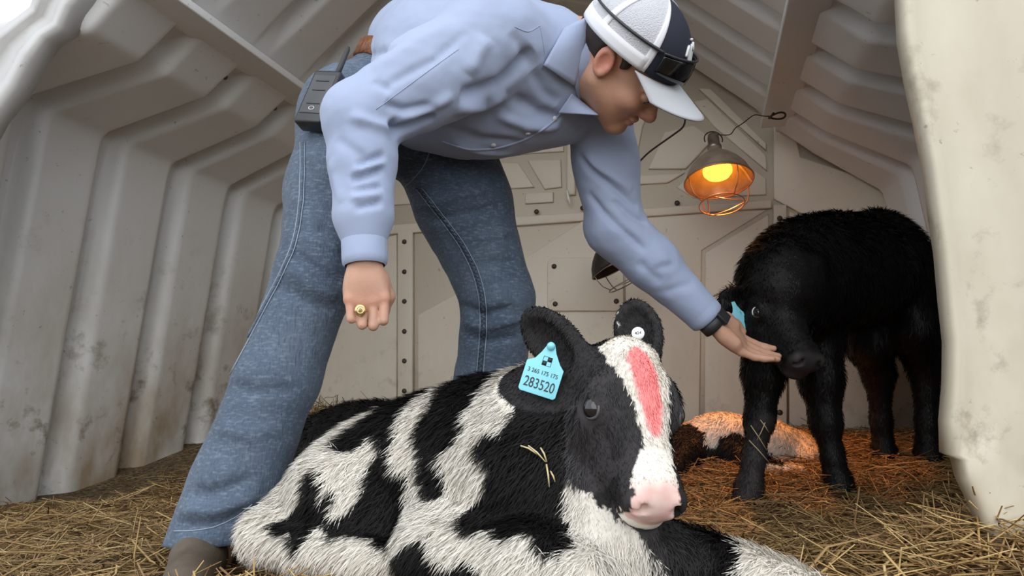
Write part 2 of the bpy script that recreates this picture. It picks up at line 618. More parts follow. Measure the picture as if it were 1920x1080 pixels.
vs_ = np.linspace(VF, VB + 0.02, 190)
def side_wall(sgn):
    rows = []
    dep = recess(vs_)
    for v, d in zip(vs_, dep):
        kf = 1.42 - 0.13 * (v - 2.11)
        kk = 1.31 - 0.13 * (v - 1.847)
        zk = 1.146 - 0.07 * (v - 1.847)
        ke, ze = 0.935, 1.232
        kt, zt = 0.80, 1.345
        pts = []
        for a, c, n in (((kf + 0.02, -0.10), (kk, zk), 26), ((kk, zk), (ke, ze), 16), ((ke, ze), (kt, zt), 10)):
            A = np.array(a); C = np.array(c)
            t = np.linspace(0, 1, n, endpoint=False)[:, None]
            seg = A + (C - A) * t
            tn = unit(C - A); nr = np.array([tn[1], -tn[0]])
            if nr[0] < 0 and abs(nr[0]) > 0.5: nr = -nr
            if (C - A)[0] < -0.02: nr = np.array([abs(nr[0]) , abs(nr[1])])
            pts.append(np.concatenate([seg, np.repeat(nr[None], n, 0)], 1))
        pts = np.concatenate(pts + [np.array([[kt, zt, pts[-1][0][2] if False else 0.6, 0.8]])])
        pts[:, 2:] = smooth_poly(pts[:, 2:], 4)
        fade = np.ones(len(pts)); fade[-8:] = np.linspace(1, 0.0, 8)
        xy = pts[:, :2] + pts[:, 2:] * (d * fade)[:, None]
        xy[26 - 3:26 + 4] = smooth_poly(xy[26 - 3:26 + 4], 1)
        rows.append([H(UC + sgn * q[0], v, q[1]) for q in xy])
    rows = np.array(rows)
    f = grid_faces(rows.shape[0], rows.shape[1])
    if sgn < 0: f = f[:, ::-1]
    return rows.reshape(-1, 3), f
for sgn, nm in ((-1, 'wall_left'), (1, 'wall_right')):
    co, f = side_wall(sgn)
    o = add(nm, mesh_np(nm, co, f), M['hutch'])
    sm = o.modifiers.new('thickness', 'SOLIDIFY'); sm.thickness = 0.008; sm.offset = -1
    tag(o, 'moulded off-white plastic %s wall of the hutch with pressed ribs' % nm[5:], kind='structure')
    if sgn < 0: WL = o
    else: WR = o

# roof
rows = []
dep = recess(vs_, 0.045)
for v, d in zip(vs_, dep):
    pr = np.array([[0.83, 1.335], [0.30, 1.78], [0.0, 1.88], [-0.30, 1.78], [-0.83, 1.335]])
    t = np.linspace(0, 4, 61)
    q = np.stack([np.interp(t, range(5), pr[:, 0]), np.interp(t, range(5), pr[:, 1])], 1)
    nr = np.stack([np.interp(t, range(5), [0.7, 0.5, 0, -0.5, -0.7]), np.interp(t, range(5), [0.7, 0.85, 1, 0.85, 0.7])], 1)
    fade = sstep(0.1, 0.35, t) * sstep(3.9, 3.65, t)
    q = q + nr * (d * fade)[:, None]
    rows.append([H(UC + a, v, z) for a, z in q])
rows = np.array(rows)
o = add('ceiling', mesh_np('ceiling', rows.reshape(-1, 3), grid_faces(*rows.shape[:2])), M['hutch'])
sm = o.modifiers.new('thickness', 'SOLIDIFY'); sm.thickness = 0.008; sm.offset = 1
tag(o, 'ribbed off-white plastic roof of the hutch', kind='structure')

# bolted flanges where the roof meets the sides
def bolt(parent, p, n, r=0.011):
    a = unit(np.cross(n, V(0, 0, 1) if abs(n[2]) < 0.9 else V(1, 0, 0))); c = np.cross(n, a)
    bm = bmesh.new()
    bmesh.ops.create_uvsphere(bm, u_segments=8, v_segments=4, radius=1.0)
    for vv in bm.verts: vv.co.z = vv.co.z * 0.5
    co, f = bm_out(bm, p, np.stack([a, c, np.asarray(n, float)]) * r)
    return add('bolt', mesh_np('bolt', co, f), M['bolt'], parent)

for k, sgn in ((1, -1), (2, 1)):
    h0, h1 = 0.845, 0.735
    v1 = VB if sgn < 0 else 2.87
    c = (H(UC + sgn * h0, VF, 1.318) + H(UC + sgn * h1, v1, 1.338)) / 2
    axd = np.stack([H(1, 0, 0), H(0, 1, 0), V(0, 0, 1)])
    co, f = obox(c, axd, (0.055, (v1 - VF) / 2, 0.012), 0.004)
    o = add('trim_%d' % k, mesh_np('trim', co, f, smooth=False), M['hutch'])
    tag(o, 'flat plastic flange under the %s roof edge' % ('left' if sgn < 0 else 'right'), kind='structure')
    if sgn < 0: FLANGE_L = o
    else: FLANGE_R = o
for c in (1.93, 2.2, 2.47):
    bolt(WL, H(UC - 0.872, c - 0.05, 1.285), unit(H(1, 0, -0.8)), 0.009)

# back wall: base sheet with raised panels, bolted strips and a bolted access plate
AXB = np.stack([H(1, 0, 0), V(0, 0, 1), H(0, -1, 0)])
OB = H(0, VB, 0)
co, f = prism([(UC - 1.46, -0.05), (UC + 1.46, -0.05), (UC + 1.30, 1.12), (UC + 0.95, 1.40), (UC + 0.32, 1.80), (UC, 1.92), (UC - 0.32, 1.80), (UC - 0.95, 1.40), (UC - 1.30, 1.12)],
              H(0, VB + 0.06, 0), AXB, 0.06)
WB = add('wall_back', mesh_np('wall_back', co, f, smooth=False), M['hutch_back'])
tag(WB, 'cream moulded plastic back wall of the hutch', kind='structure')
def bp_(pts):
    return [uz(x, y, VB) for x, y in pts]
def bpanel(pts, depth=0.010, bev=0.005, name='panel'):
    co, f = prism(bp_(pts), OB, AXB, depth, bev)
    return add(name, mesh_np(name, co, f, smooth=False), M['hutch_back'], WB)
# lower half: big house-shaped raised fields
bpanel([(330, 860), (330, 560), (745, 440), (745, 860)], 0.008)
bpanel([(785, 860), (785, 590), (985, 484), (1094, 414), (1160, 452), (1163, 860)], 0.010)
bpanel([(1172, 860), (1172, 560), (1176, 400), (1440, 393), (1316, 470), (1311, 860)], 0.006)
bpanel([(1321, 860), (1322, 475), (1441, 402), (1441, 860)], 0.014)
bpanel([(1479, 860), (1479, 396), (1535, 430), (1660, 520), (1660, 860)], 0.010)
bpanel([(749, 860), (749, 436), (777, 430), (777, 860)], 0.022, 0.004, 'strip')
bpanel([(1450, 860), (1449, 386), (1474, 386), (1475, 860)], 0.022, 0.004, 'strip')
bpanel([(300, 452), (1446, 376), (1446, 392), (300, 470)], 0.020, 0.005, 'rail')
nB = H(0, -1, 0)
for y in (455, 511, 566, 622, 677, 733, 790):
    bolt(WB, H(*(lambda q: (q[0], VB - 0.024, q[1]))(uz(762, y, VB))), nB)
for y in (412, 500, 590, 680, 773):
    bolt(WB, H(*(lambda q: (q[0], VB - 0.024, q[1]))(uz(1461, y, VB))), nB)
for x, y in ((1008, 399), (1094, 392), (1270, 383)):
    bolt(WB, H(*(lambda q: (q[0], VB - 0.022, q[1]))(uz(x, y, VB))), nB)
# access plate (rounded)
pl = []
for cx, cy, a0 in ((1158, 572, 0), (1040, 572, 90), (1040, 496, 180), (1158, 496, 270)):
    for a in (0, 30, 60, 90):
        t = math.radians(a0 + a)
        pl.append((cx + 12 * math.cos(t), cy + 12 * math.sin(t)))
co, f = prism(bp_(pl), H(0, VB - 0.009, 0), AXB, 0.014, 0.004)
ap = add('access_plate', mesh_np('access_plate', co, f, smooth=False), M['hutch_back'], WB)
for x, y in ((1041, 501), (1043, 571), (1157, 566), (1155, 497)):
    q = uz(x, y, VB); bolt(ap, H(q[0], VB - 0.025, q[1]), nB)
# gable: pressed fields
bpanel([(925, 306), (972, 306), (1003, 352), (938, 356), (925, 345)], 0.012)
bpanel([(990, 302), (1052, 300), (1054, 352), (1022, 356)], 0.012)
bpanel([(1064, 200), (1080, 198), (1080, 366), (1064, 368)], 0.020, 0.006, 'rib')
bpanel([(600, 330), (905, 312), (930, 372), (600, 395)], 0.010)
bpanel([(1200, 330), (1284, 325), (1252, 344), (1200, 347)], 0.012)
bpanel([(1216, 318), (1246, 250), (1300, 236), (1338, 262), (1286, 318)], 0.014)
bpanel([(1345, 268), (1436, 335), (1437, 366), (1300, 372), (1268, 352), (1300, 322)], 0.008)
bpanel([(1300, 192), (1326, 186), (1436, 292), (1438, 322), (1340, 240)], 0.010)
bpanel([(1310, 168), (1332, 168), (1436, 270), (1436, 284)], 0.014, 0.004, 'rib')
bpanel([(986, 364), (1038, 361), (1038, 380), (986, 383)], 0.014, 0.004)
bpanel([(500, 180), (1056, 160), (1058, 285), (500, 320)], 0.010)
bpanel([(1090, 160), (1240, 150), (1205, 240), (1190, 320), (1090, 322)], 0.010)
# added white sliver in place of daylight showing through a slot by the rail
s0 = [Hpix(1063, 356, VB - 0.03), Hpix(1066, 372, VB - 0.035), Hpix(1071, 386, VB - 0.03)]
co, f = tube(s0, [0.004, 0.006, 0.002], 6)
sl = add('daylight_sliver', mesh_np('daylight_sliver', co, f), mat('daylight_white', (0.95, 0.95, 0.93), 0.35), loc=s0[-1])
tag(sl, 'white sliver standing in for daylight through a slot at the back wall rail', 'daylight stand-in')
# the lower right bay of the back wall stands a little forward
bpanel([(1450, 374), (1450, 236), (1490, 250), (1500, 296), (1672, 352), (1674, 500), (1535, 420)], 0.016, 0.006)

# front frame on the left: rolled lip with a step where it was bent
inner = [(-1.86, -0.08), (-1.80, 0.5), (-1.70, 0.93)] + [uz(x, y, VF) for x, y in ((0, 226), (40, 170), (75, 118), (100, 78), (128, 58), (150, 22), (180, -14))] + [(-1.22, 1.56), (-0.86, 1.90), (UC, 2.02), (-0.16, 1.90), (0.25, 1.52)]
outer = [(-2.04, -0.08), (-1.99, 0.5), (-1.90, 1.0), (-1.80, 1.14), (-1.70, 1.18), (-1.655, 1.215), (-1.60, 1.25), (-1.565, 1.275), (-1.545, 1.29), (-1.50, 1.36), (-1.30, 1.70), (-0.92, 2.04), (UC, 2.16), (-0.10, 2.04), (0.36, 1.62)]
inner = inner[:len(outer)] if len(inner) > len(outer) else inner
outer = outer[:len(inner)]
nI = np.array(inner); nO = np.array(outer)
rows = []
for j, (t, dv) in enumerate(((0, 0.040), (0.0, 0.0), (0.05, -0.008), (0.20, -0.008), (0.26, 0.004), (0.74, 0.004), (0.80, -0.008), (1.0, -0.008), (1.0, 0.06))):
    wob = 0.006 * np.sin(np.arange(len(nI)) * 2.1)
    q = nI + (nO - nI) * t
    rows.append([H(a[0], VF - 0.02 + dv + w_, a[1]) for a, w_ in zip(q, wob)])
rows = np.array(rows)
o = add('trim_3', mesh_np('trim_3', rows.reshape(-1, 3), grid_faces(*rows.shape[:2]), smooth=False), M['rim'])
sm = o.modifiers.new('thickness', 'SOLIDIFY'); sm.thickness = 0.006
tag(o, 'bent white plastic lip around the hutch opening', kind='structure')

# front wall on the right
edge = [(1686, -260), (1686, -60), (1692, 60), (1706, 140), (1726, 230), (1742, 310), (1752, 390), (1764, 470), (1772, 560), (1781, 640), (1780, 720), (1774, 790), (1776, 852), (1796, 862), (1806, 900), (1830, 950), (1850, 1000), (1876, 1040), (1910, 1075), (1930, 1120)]
eu = [uz(x, y, VF) for x, y in edge]
ncol = 26
rows = []
umax = UC + 1.62
for k, (a, z) in enumerate(eu):
    row = [H(a + 0.006, VF + 0.05, z), H(a, VF + 0.045, z), H(a - 0.001, VF + 0.01, z), H(a + 0.003, VF - 0.006, z), H(a + 0.014, VF - 0.010, z)]
    for j in range(ncol):
        t = j / (ncol - 1)
        uu = a + 0.026 + (umax - a - 0.026) * t
        du = uu - a
        dv = -0.002 + 0.014 * sstep(0.02, 0.045, du) - 0.016 * sstep(0.11, 0.16, du)
        row.append(H(uu, VF + dv, z))
    rows.append(row)
rows = np.array(rows)
WFm = mesh_np('wall_front', rows.reshape(-1, 3), grid_faces(*rows.shape[:2])[:, ::-1])
o = add('wall_front', WFm, M['front'])
tag(o, 'cream mud-splashed plastic front panel beside the opening', kind='structure')
sm = o.modifiers.new('thickness', 'SOLIDIFY'); sm.thickness = 0.006; sm.offset = 1

# loose straw
def straw_mesh(n, px, py, pz, length, width, tilt, col, bend=0.25):
    az = RNG.uniform(0, 2 * math.pi, n)
    d = np.stack([np.cos(az) * np.cos(tilt), np.sin(az) * np.cos(tilt), np.sin(tilt)], 1)
    c = np.stack([px, py, pz], 1)
    up = np.stack([RNG.normal(0, .3, n), RNG.normal(0, .3, n), np.ones(n)], 1)
    s = np.cross(d, up); s /= np.linalg.norm(s, axis=1)[:, None]
    t = np.cross(s, d)
    bd = RNG.normal(0, bend, n)[:, None] * s * length[:, None] * 0.3 + RNG.normal(0, bend * .5, n)[:, None] * t * length[:, None] * .3
    vs = []
    for k, (f, bb, ww) in enumerate(((-0.5, 0, 1.0), (0.0, 1, 1.0), (0.5, 0, 0.7))):
        cc = c + d * (f * length)[:, None] + bd * bb
        for a in range(3):
            an = 2 * math.pi * a / 3
            vs.append(cc + (s * math.cos(an) + t * math.sin(an) * 0.6) * (width * ww)[:, None])
    vs = np.stack(vs, 1)           # n,9,3
    base = np.arange(n)[:, None] * 9
    fs = []
    for r in (0, 3):
        for a in range(3):
            b_ = (a + 1) % 3
            fs.append(np.concatenate([base + r + a, base + r + b_, base + r + 3 + b_, base + r + 3 + a], 1))
    fs = np.concatenate(fs)
    cols = np.repeat(col, 9, 0)
    return vs.reshape(-1, 3), fs, cols

def straw_cols(n):
    pal = np.array([(0.36, 0.235, 0.095), (0.47, 0.33, 0.145), (0.24, 0.145, 0.065), (0.56, 0.43, 0.21), (0.14, 0.082, 0.038), (0.30, 0.195, 0.09)])
    k = RNG.choice(6, n, p=[.24, .2, .2, .1, .1, .16])
    return pal[k] * V(0.90, 0.85, 0.80) * RNG.uniform(0.75, 1.2, (n, 1))

def in_hutch(x, y, m=0.03):
    u = x * CT - y * ST; v = x * ST + y * CT
    hw = 1.40 - 0.13 * (v - 2.11)
    inside = (v < VB - m) & ((np.abs(u - UC) < hw - m))
    return np.where(v > VF, inside, (v < VF - 0.08) | (np.abs(u - UC) < 1.2))

def scatter(n, x0, x1, y0, y1, lift, l0, l1, w0, w1, tl=0.22):
    x = RNG.uniform(x0, x1, n); y = RNG.uniform(y0, y1, n)
    k = in_hutch(x, y); x, y = x[k], y[k]; n = len(x)
    u_ = x * CT - y * ST; v_ = x * ST + y * CT
    keep = ~((u_ < UC - 1.20 + 0.13 * (v_ - 1.7) + RNG.normal(0, 0.05, n)) & (v_ < 2.5) & (RNG.random(n) < 0.85))
    x, y = x[keep], y[keep]; n = len(x)
    z = bed(x, y) + np.abs(RNG.normal(0, lift, n)) + 0.002
    return straw_mesh(n, x, y, z, RNG.uniform(l0, l1, n), RNG.uniform(w0, w1, n), RNG.normal(0, tl, n), straw_cols(n))
A = [scatter(26000, -1.9, 1.7, 0.9, 2.2, 0.009, 0.03, 0.13, 0.0008, 0.0019),
     scatter(20000, -1.6, 1.8, 2.0, 3.3, 0.008, 0.03, 0.13, 0.0010, 0.0022),
     scatter(4200, -1.9, 1.6, 0.95, 2.2, 0.014, 0.08, 0.22, 0.0014, 0.0026, 0.20),
     # heap by the front panel
     (lambda n: straw_mesh(n, *(lambda x, y: (x, y, bed(x, y) + np.abs(RNG.normal(0, 0.018, n))))(RNG.normal(0.86, 0.17, n), RNG.normal(1.25, 0.10, n)), RNG.uniform(0.08, 0.26, n), RNG.uniform(0.0014, 0.0030, n), RNG.normal(0.1, 0.28, n), straw_cols(n) * 1.35))(1500),
     # tufts pushed up along the calf
     (lambda n: straw_mesh(n, *(lambda x, y: (x, y, bed(x, y) + np.abs(RNG.normal(0, 0.012, n))))(RNG.uniform(-0.62, 0.02, n), RNG.normal(1.07, 0.045, n)), RNG.uniform(0.05, 0.15, n), RNG.uniform(0.0012, 0.0022, n), RNG.normal(0.05, 0.3, n), straw_cols(n) * 1.25))(1500),
     # drift in the far corner
     (lambda n: straw_mesh(n, *(lambda x, y: (x, y, bed(x, y) + np.abs(RNG.normal(0, 0.03, n))))(RNG.normal(-0.78, 0.12, n), RNG.normal(2.95, 0.08, n)), RNG.uniform(0.05, 0.16, n), RNG.uniform(0.0014, 0.0024, n), RNG.normal(0.2, 0.5, n), straw_cols(n)))(500)]
vs, fs, cs = [], [], []
off = 0
for v, f, c in A:
    vs.append(v); fs.append(f + off); cs.append(c); off += len(v)
so = add('straw_bedding', mesh_np('straw_bedding', np.concatenate(vs), np.concatenate(fs), smooth=False, colors=np.concatenate(cs)), M['straw'])
tag(so, 'loose golden brown straw strewn over the hutch floor', 'straw', kind='stuff')
# ================================================================ CALVES
M['hide'] = mat('calf_hide', rough=0.75, attr=True, spec=0.12)
M['fur'] = mat('calf_fur', rough=0.5, attr=True, spec=0.16)
M['wet_fur'] = mat('damp_black_fur', rough=0.45, attr=True, spec=0.25)
M['black_hide'] = mat('black_calf_hide', rough=0.62, attr=True, spec=0.25)
M['eye'] = mat('calf_eye', (0.012, 0.010, 0.012), 0.06, spec=0.8, noise=(60, (0.02, 0.013, 0.01)))
M['eye_crescent'] = mat('pale_crescent', (0.80, 0.80, 0.80), 0.2)
M['lid'] = mat('eyelid', (0.03, 0.025, 0.025), 0.45)
M['hoof'] = mat('hoof', (0.035, 0.030, 0.027), 0.45, noise=(40, (0.07, 0.06, 0.05)))
M['tag'] = mat('blue_tag_plastic', (0.22, 0.62, 0.72), 0.35)
M['ink'] = mat('black_ink', (0.012, 0.015, 0.018), 0.5)
M['tag_white'] = mat('white_tag_plastic', (0.85, 0.86, 0.85), 0.35)
BLACK = V(0.0065, 0.0052, 0.0052); WHITE = V(0.78, 0.72, 0.635); FACE = V(0.040, 0.036, 0.037); PINKN = V(0.70, 0.36, 0.33); RED = V(0.86, 0.13, 0.13)

class Frame:
    """local frame (a, b, c) with origin o"""
    def __init__(s, o, A, B, C, k=1.0):
        s.o = np.asarray(o, float); s.R = np.stack([unit(A), unit(B), unit(C)]); s.k = k
    def __call__(s, a, b, c):
        return s.o + s.k * (V(a, b, c) @ s.R)
    def inv(s, p):
        return (np.asarray(p) - s.o) @ s.R.T / s.k

def head_frame(A, B, Wg, k=1.0):
    L_ = unit(B - A); W_ = unit(Wg - np.dot(Wg, L_) * L_); N_ = np.cross(L_, W_)
    return Frame(A, L_, W_, N_, k)

def calf_head(F, fr, mouth=True):
    """skull of a newborn calf; local axes: along the face, across, out of the face"""
    R = fr.R; k = fr.k
    E = lambda c, r, kk=0.02, op='add': F.ell(fr(*c), np.array(r) * k, R, kk, op)
    C = lambda a, b, ra, rb, kk=0.02: F.cone(fr(*a), fr(*b), ra * k, rb * k, kk)
    E((0.060, 0, -0.068), (0.080, 0.062, 0.066), 0.025)
    E((0.020, 0, -0.040), (0.035, 0.040, 0.036), 0.025)
    C((0.085, 0, -0.058), (0.205, 0, -0.046), 0.052, 0.035, 0.03)
    for s_ in (-1, 1):
        C((0.070, s_ * 0.045, -0.040), (0.098, s_ * 0.054, -0.046), 0.020, 0.022, 0.02)
        C((0.090, s_ * 0.034, -0.105), (0.190, s_ * 0.014, -0.080), 0.036, 0.026, 0.025)
        E((0.085, s_ * 0.042, -0.100), (0.052, 0.026, 0.044), 0.02)
    E((0.222, 0, -0.047), (0.034, 0.042, 0.037), 0.018)
    E((0.226, 0, -0.080), (0.026, 0.032, 0.018), 0.012)
    for s_ in (-1, 1):
        E((0.238, s_ * 0.024, -0.036), (0.017, 0.017, 0.019), 0.01)
        E((0.2525, s_ * 0.0215, -0.031), (0.011, 0.0060, 0.0085), 0.003, 'sub')
        E((0.2500, s_ * 0.0300, -0.040), (0.009, 0.0065, 0.0050), 0.003, 'sub')
        E((0.101, s_ * 0.0735, -0.046), (0.016, 0.013, 0.013), 0.006, 'sub')
    if mouth:
        F.cone(fr(0.252, -0.035, -0.072), fr(0.262, 0, -0.070), 0.003 * k, 0.003 * k, 0.004, op='sub')
        F.cone(fr(0.252, 0.035, -0.072), fr(0.262, 0, -0.070), 0.003 * k, 0.003 * k, 0.004, op='sub')
        for s_ in (-1, 1):
            F.cone(fr(0.252, s_ * 0.035, -0.072), fr(0.20, s_ * 0.043, -0.078), 0.003 * k, 0.002 * k, 0.004, op='sub')

def leaf_ear(F, base, tip, nrm, width, k=0.02, thick=0.10):
    """cupped ear: flattened ellipsoid with a hollow"""
    ax = unit(tip - base); n = unit(nrm - np.dot(nrm, ax) * ax); s_ = np.cross(ax, n)
    Ln = np.linalg.norm(tip - base)
    c = base + ax * Ln * 0.52
    F.cone(base - ax * 0.01, base + ax * Ln * 0.35, 0.022, 0.024, k)
    F.ell(c, (Ln * 0.52, width, 0.017), np.stack([ax, s_, n]), 0.012)
    F.ell(c + n * 0.018 + ax * 0.004, (Ln * 0.40, width * 0.72, 0.021), np.stack([ax, s_, n]), 0.008, 'sub')

def eyeball(parent, c, out, r):
    bm = bmesh.new(); bmesh.ops.create_uvsphere(bm, u_segments=20, v_segments=14, radius=r)
    co, f = bm_out(bm, c)
    e = add('eye', mesh_np('eye', co, f), M['eye'], parent)
    return e

def eyelids(parent, c, out, along, r, m=None):
    """lid rims: two arcs around the eye"""
    out = unit(out); a = unit(along - np.dot(along, out) * out); b_ = np.cross(out, a)
    pts = []
    for t in np.linspace(0, 2 * math.pi, 28, endpoint=False):
        pts.append(c + out * r * (0.38 + 0.14 * abs(math.sin(t))) + a * (r * 1.06 * math.cos(t)) + b_ * (r * 0.86 * math.sin(t)))
    co, f = tube(pts, r * 0.15, 6, closed=True)
    return add('eyelid', mesh_np('eyelid', co, f), m or M['lid'], parent)

def fur(name, co, quads, nrm, col, n, length, comb, parent, width=0.0008, lift=0.45, jit=0.25, mask=None, m=None, clump=0.0):
    tri = np.concatenate([quads[:, [0, 1, 2]], quads[:, [0, 2, 3]]])
    a, b_, c = co[tri[:, 0]], co[tri[:, 1]], co[tri[:, 2]]
    ar = np.linalg.norm(np.cross(b_ - a, c - a), axis=1)
    if mask is not None:
        ar = ar * mask(co[tri].mean(1), nrm[tri[:, 0]])
    k = RNG.choice(len(tri), n, p=ar / ar.sum())
    u = RNG.random((n, 2)); fl_ = u.sum(1) > 1; u[fl_] = 1 - u[fl_]
    w3 = np.stack([1 - u.sum(1), u[:, 0], u[:, 1]], 1)
    p = np.einsum('ij,ijk->ik', w3, co[tri[k]])
    N_ = np.einsum('ij,ijk->ik', w3, nrm[tri[k]]); N_ /= np.linalg.norm(N_, axis=1)[:, None]
    Cc = np.einsum('ij,ijk->ik', w3, col[tri[k]])
    # keep hair colours crisp at the spot borders
    near = tri[k][np.arange(n), w3.argmax(1)]
    Cc = 0.25 * Cc + 0.75 * col[near]
    Cc = Cc * RNG.uniform(0.78, 1.12, (n, 1))
    ln = length(p) * RNG.uniform(0.6, 1.25, n)
    d = comb(p)
    sw = 0.55 * np.stack([pnoise(p * 16 + 3), pnoise(p * 16 + 31), pnoise(p * 16 + 77)], 1)
    d = d + sw + RNG.normal(0, jit, (n, 3))
    d = d - N_ * np.einsum('ij,ij->i', d, N_)[:, None]
    d /= np.linalg.norm(d, axis=1)[:, None] + 1e-9
    lf = lift * RNG.uniform(0.5, 1.3, n)[:, None]
    d1 = d + N_ * lf * 1.4; d1 /= np.linalg.norm(d1, axis=1)[:, None]
    d2 = d + N_ * lf * 0.5; d2 /= np.linalg.norm(d2, axis=1)[:, None]
    s_ = np.cross(d, N_) + RNG.normal(0, .4, (n, 3)); s_ /= np.linalg.norm(s_, axis=1)[:, None]
    wd = (width * RNG.uniform(0.7, 1.3, n))[:, None]
    p0 = p - N_ * 0.0008
    p1 = p0 + d1 * (ln * 0.5)[:, None]
    p2 = p1 + d2 * (ln * 0.5)[:, None]
    vs = np.stack([p0 - s_ * wd, p0 + s_ * wd, p1 - s_ * wd * .8, p1 + s_ * wd * .8, p2], 1).reshape(-1, 3)
    i = np.arange(n)[:, None] * 5
    fs = [np.concatenate([i, i + 1, i + 3, i + 2], 1), np.concatenate([i + 2, i + 3, i + 4], 1)]
    me = mesh_np(name, vs, fs, True, np.repeat(Cc, 5, 0))
    nn = np.repeat(N_ + 0.35 * s_, 5, 0); nn /= np.linalg.norm(nn, axis=1)[:, None]
    me.normals_split_custom_set_from_vertices(nn.tolist())
    o = add(name, me, m or M['fur'], parent)
    o['kind'] = 'stuff'
    return o

def seeds_colour(p, seeds, ws=0.02, amp=0.018, fine=0.006):
    """nearest patch centre with a wandering border"""
    q = p + amp * np.stack([pnoise(p / 0.05), pnoise(p / 0.05 + 40), pnoise(p / 0.05 + 80)], 1)
    q = q + fine * np.stack([pnoise(p / 0.012), pnoise(p / 0.012 + 40), pnoise(p / 0.012 + 80)], 1)
    S = np.array([s_[0] for s_ in seeds]); c = np.array([s_[1] for s_ in seeds])
    out = np.zeros(len(p))
    for i in range(0, len(p), 20000):
        d = ((q[i:i + 20000, None, :] - S[None]) ** 2).sum(2)
        out[i:i + 20000] = c[d.argmin(1)]
    return out            # 1 = white

# ---------------------------------------------------------------- the spotted calf lying in front
LY = V(-0.05, 1.16, 0.05)
F = Field((-0.56, 0.74, 0.0), (0.50, 1.52, 0.58), 0.0042)
tp = [P(628, 955, 1.26), P(700, 922, 1.28), P(790, 895, 1.26), P(900, 880, 1.22), P(1010, 855, 1.17)]
F.chain(tp, [0.078, 0.100, 0.117, 0.128, 0.115], 0.05)
F.ell(P(680, 898, 1.29), (0.085, 0.085, 0.07), None, 0.05)          # hip
F.cone(P(925, 800, 1.22), P(985, 800, 1.18), 0.062, 0.060, 0.05)       # withers
F.cone(P(985, 905, 1.10), P(1040, 965, 1.09), 0.105, 0.085, 0.05)      # shoulder
F.chain([P(1010, 830, 1.16), P(1050, 790, 1.13), P(1105, 740, 1.10)], [0.105, 0.088, 0.072], 0.04)   # neck
F.chain([P(1060, 900, 1.09), P(1120, 1010, 1.05), P(1150, 1085, 1.03)], [0.085, 0.075, 0.06], 0.04)  # brisket
# hind leg: thigh, hock at the left, cannon along the ground
F.chain([P(640, 930, 1.20), P(700, 985, 1.17), P(770, 1010, 1.15)], [0.080, 0.062, 0.05], 0.03)
F.chain([P(605, 945, 1.26), P(548, 978, 1.22), P(502, 1006, 1.18)], [0.064, 0.044, 0.032], 0.03)
F.chain([P(498, 1005, 1.18), P(575, 1028, 1.14), P(680, 1045, 1.10), P(740, 1058, 1.09)], [0.036, 0.032, 0.030, 0.028], 0.02)
F.chain([P(592, 905, 1.30), P(566, 945, 1.26), P(540, 990, 1.22)], [0.026, 0.020, 0.012], 0.012)   # tail
# near foreleg folded, far foreleg stretched to the right
F.chain([P(880, 950, 1.13), P(830, 1035, 1.07), P(900, 1050, 1.03), P(1000, 1062, 0.99), P(1080, 1092, 0.96)], [0.085, 0.058, 0.056, 0.054, 0.046], 0.03)
F.chain([P(1080, 1095, 0.96), P(1000, 1135, 0.97), P(900, 1150, 0.99)], [0.045, 0.03, 0.026], 0.02)
F.chain([P(1150, 1045, 1.03), P(1240, 1068, 1.00), P(1330, 1086, 0.98), P(1400, 1100, 0.96), P(1470, 1120, 0.95), P(1540, 1140, 0.94)], [0.062, 0.056, 0.046, 0.038, 0.032, 0.03], 0.03)
# head
hA = P(1188, 628, 1.03); hB = P(1256, 930, 0.895)
HF = head_frame(hA, hB, V(0.955, 0.30, -0.03), 0.965)
calf_head(F, HF)
F.cone(HF(0.075, -0.02, -0.115), P(1075, 800, 1.12), 0.062, 0.075, 0.03)
leaf_ear(F, HF(0.030, -0.052, -0.060), P(986, 592, 1.09), V(-0.35, -0.85, -0.45), 0.040)
leaf_ear(F, HF(0.012, 0.040, -0.060), P(1186, 566, 1.10), V(-0.35, -0.9, 0.15), 0.036)
co, qd = F.mesh(2)
nr = vnormals(co, qd)
co = co + nr * (0.0022 * fbm(co * 26, 2))[:, None]
T1 = bvh(co, qd)
Bz = [(870, 330), (860, 450), (850, 600), (820, 700), (760, 800), (900, 700), (930, 600), (700, 760), (850, 850), (700, 340), (480, 590), (455, 680), (560, 690), (620, 800), (370, 790), (420, 840), (900, 800),
      (1150, 250), (1250, 200), (1100, 400), (1080, 490), (1200, 320), (1070, 330), (1140, 560), (1600, 180), (1600, 400), (1500, 400), (1480, 690), (1390, 770), (1500, 830), (1700, 500), (1800, 800), (1700, 900), (1480, 560), (1420, 360), (1560, 250), (1650, 800), (1020, 1000), (1100, 1045), (1250, 1060), (860, 260), (1040, 930)]
Wz = [(600, 450), (650, 560), (640, 690), (520, 400), (450, 450), (350, 600), (350, 480), (730, 430), (600, 330), (960, 280), (930, 370), (960, 430), (1010, 500), (1400, 180), (1480, 130), (1370, 260), (1290, 400), (1230, 450), (1250, 560), (1330, 530), (1250, 650), (1030, 640), (1050, 750), (1150, 700), (1010, 810), (1150, 800),
      (1160, 900), (1250, 950), (1400, 910), (1600, 940), (1750, 1000), (150, 800), (200, 900), (300, 950), (500, 880), (600, 940), (240, 720), (740, 940), (560, 560), (320, 700), (1320, 330), (1500, 220)]
sd = []
for lst, c in ((Bz, 0.0), (Wz, 1.0)):
    for zx, zy in lst:
        h_, n_ = hit(T1, 420 + zx / 2.824, 700 + zy / 2.824)
        if h_ is not None:
            sd.append((h_, c)); 
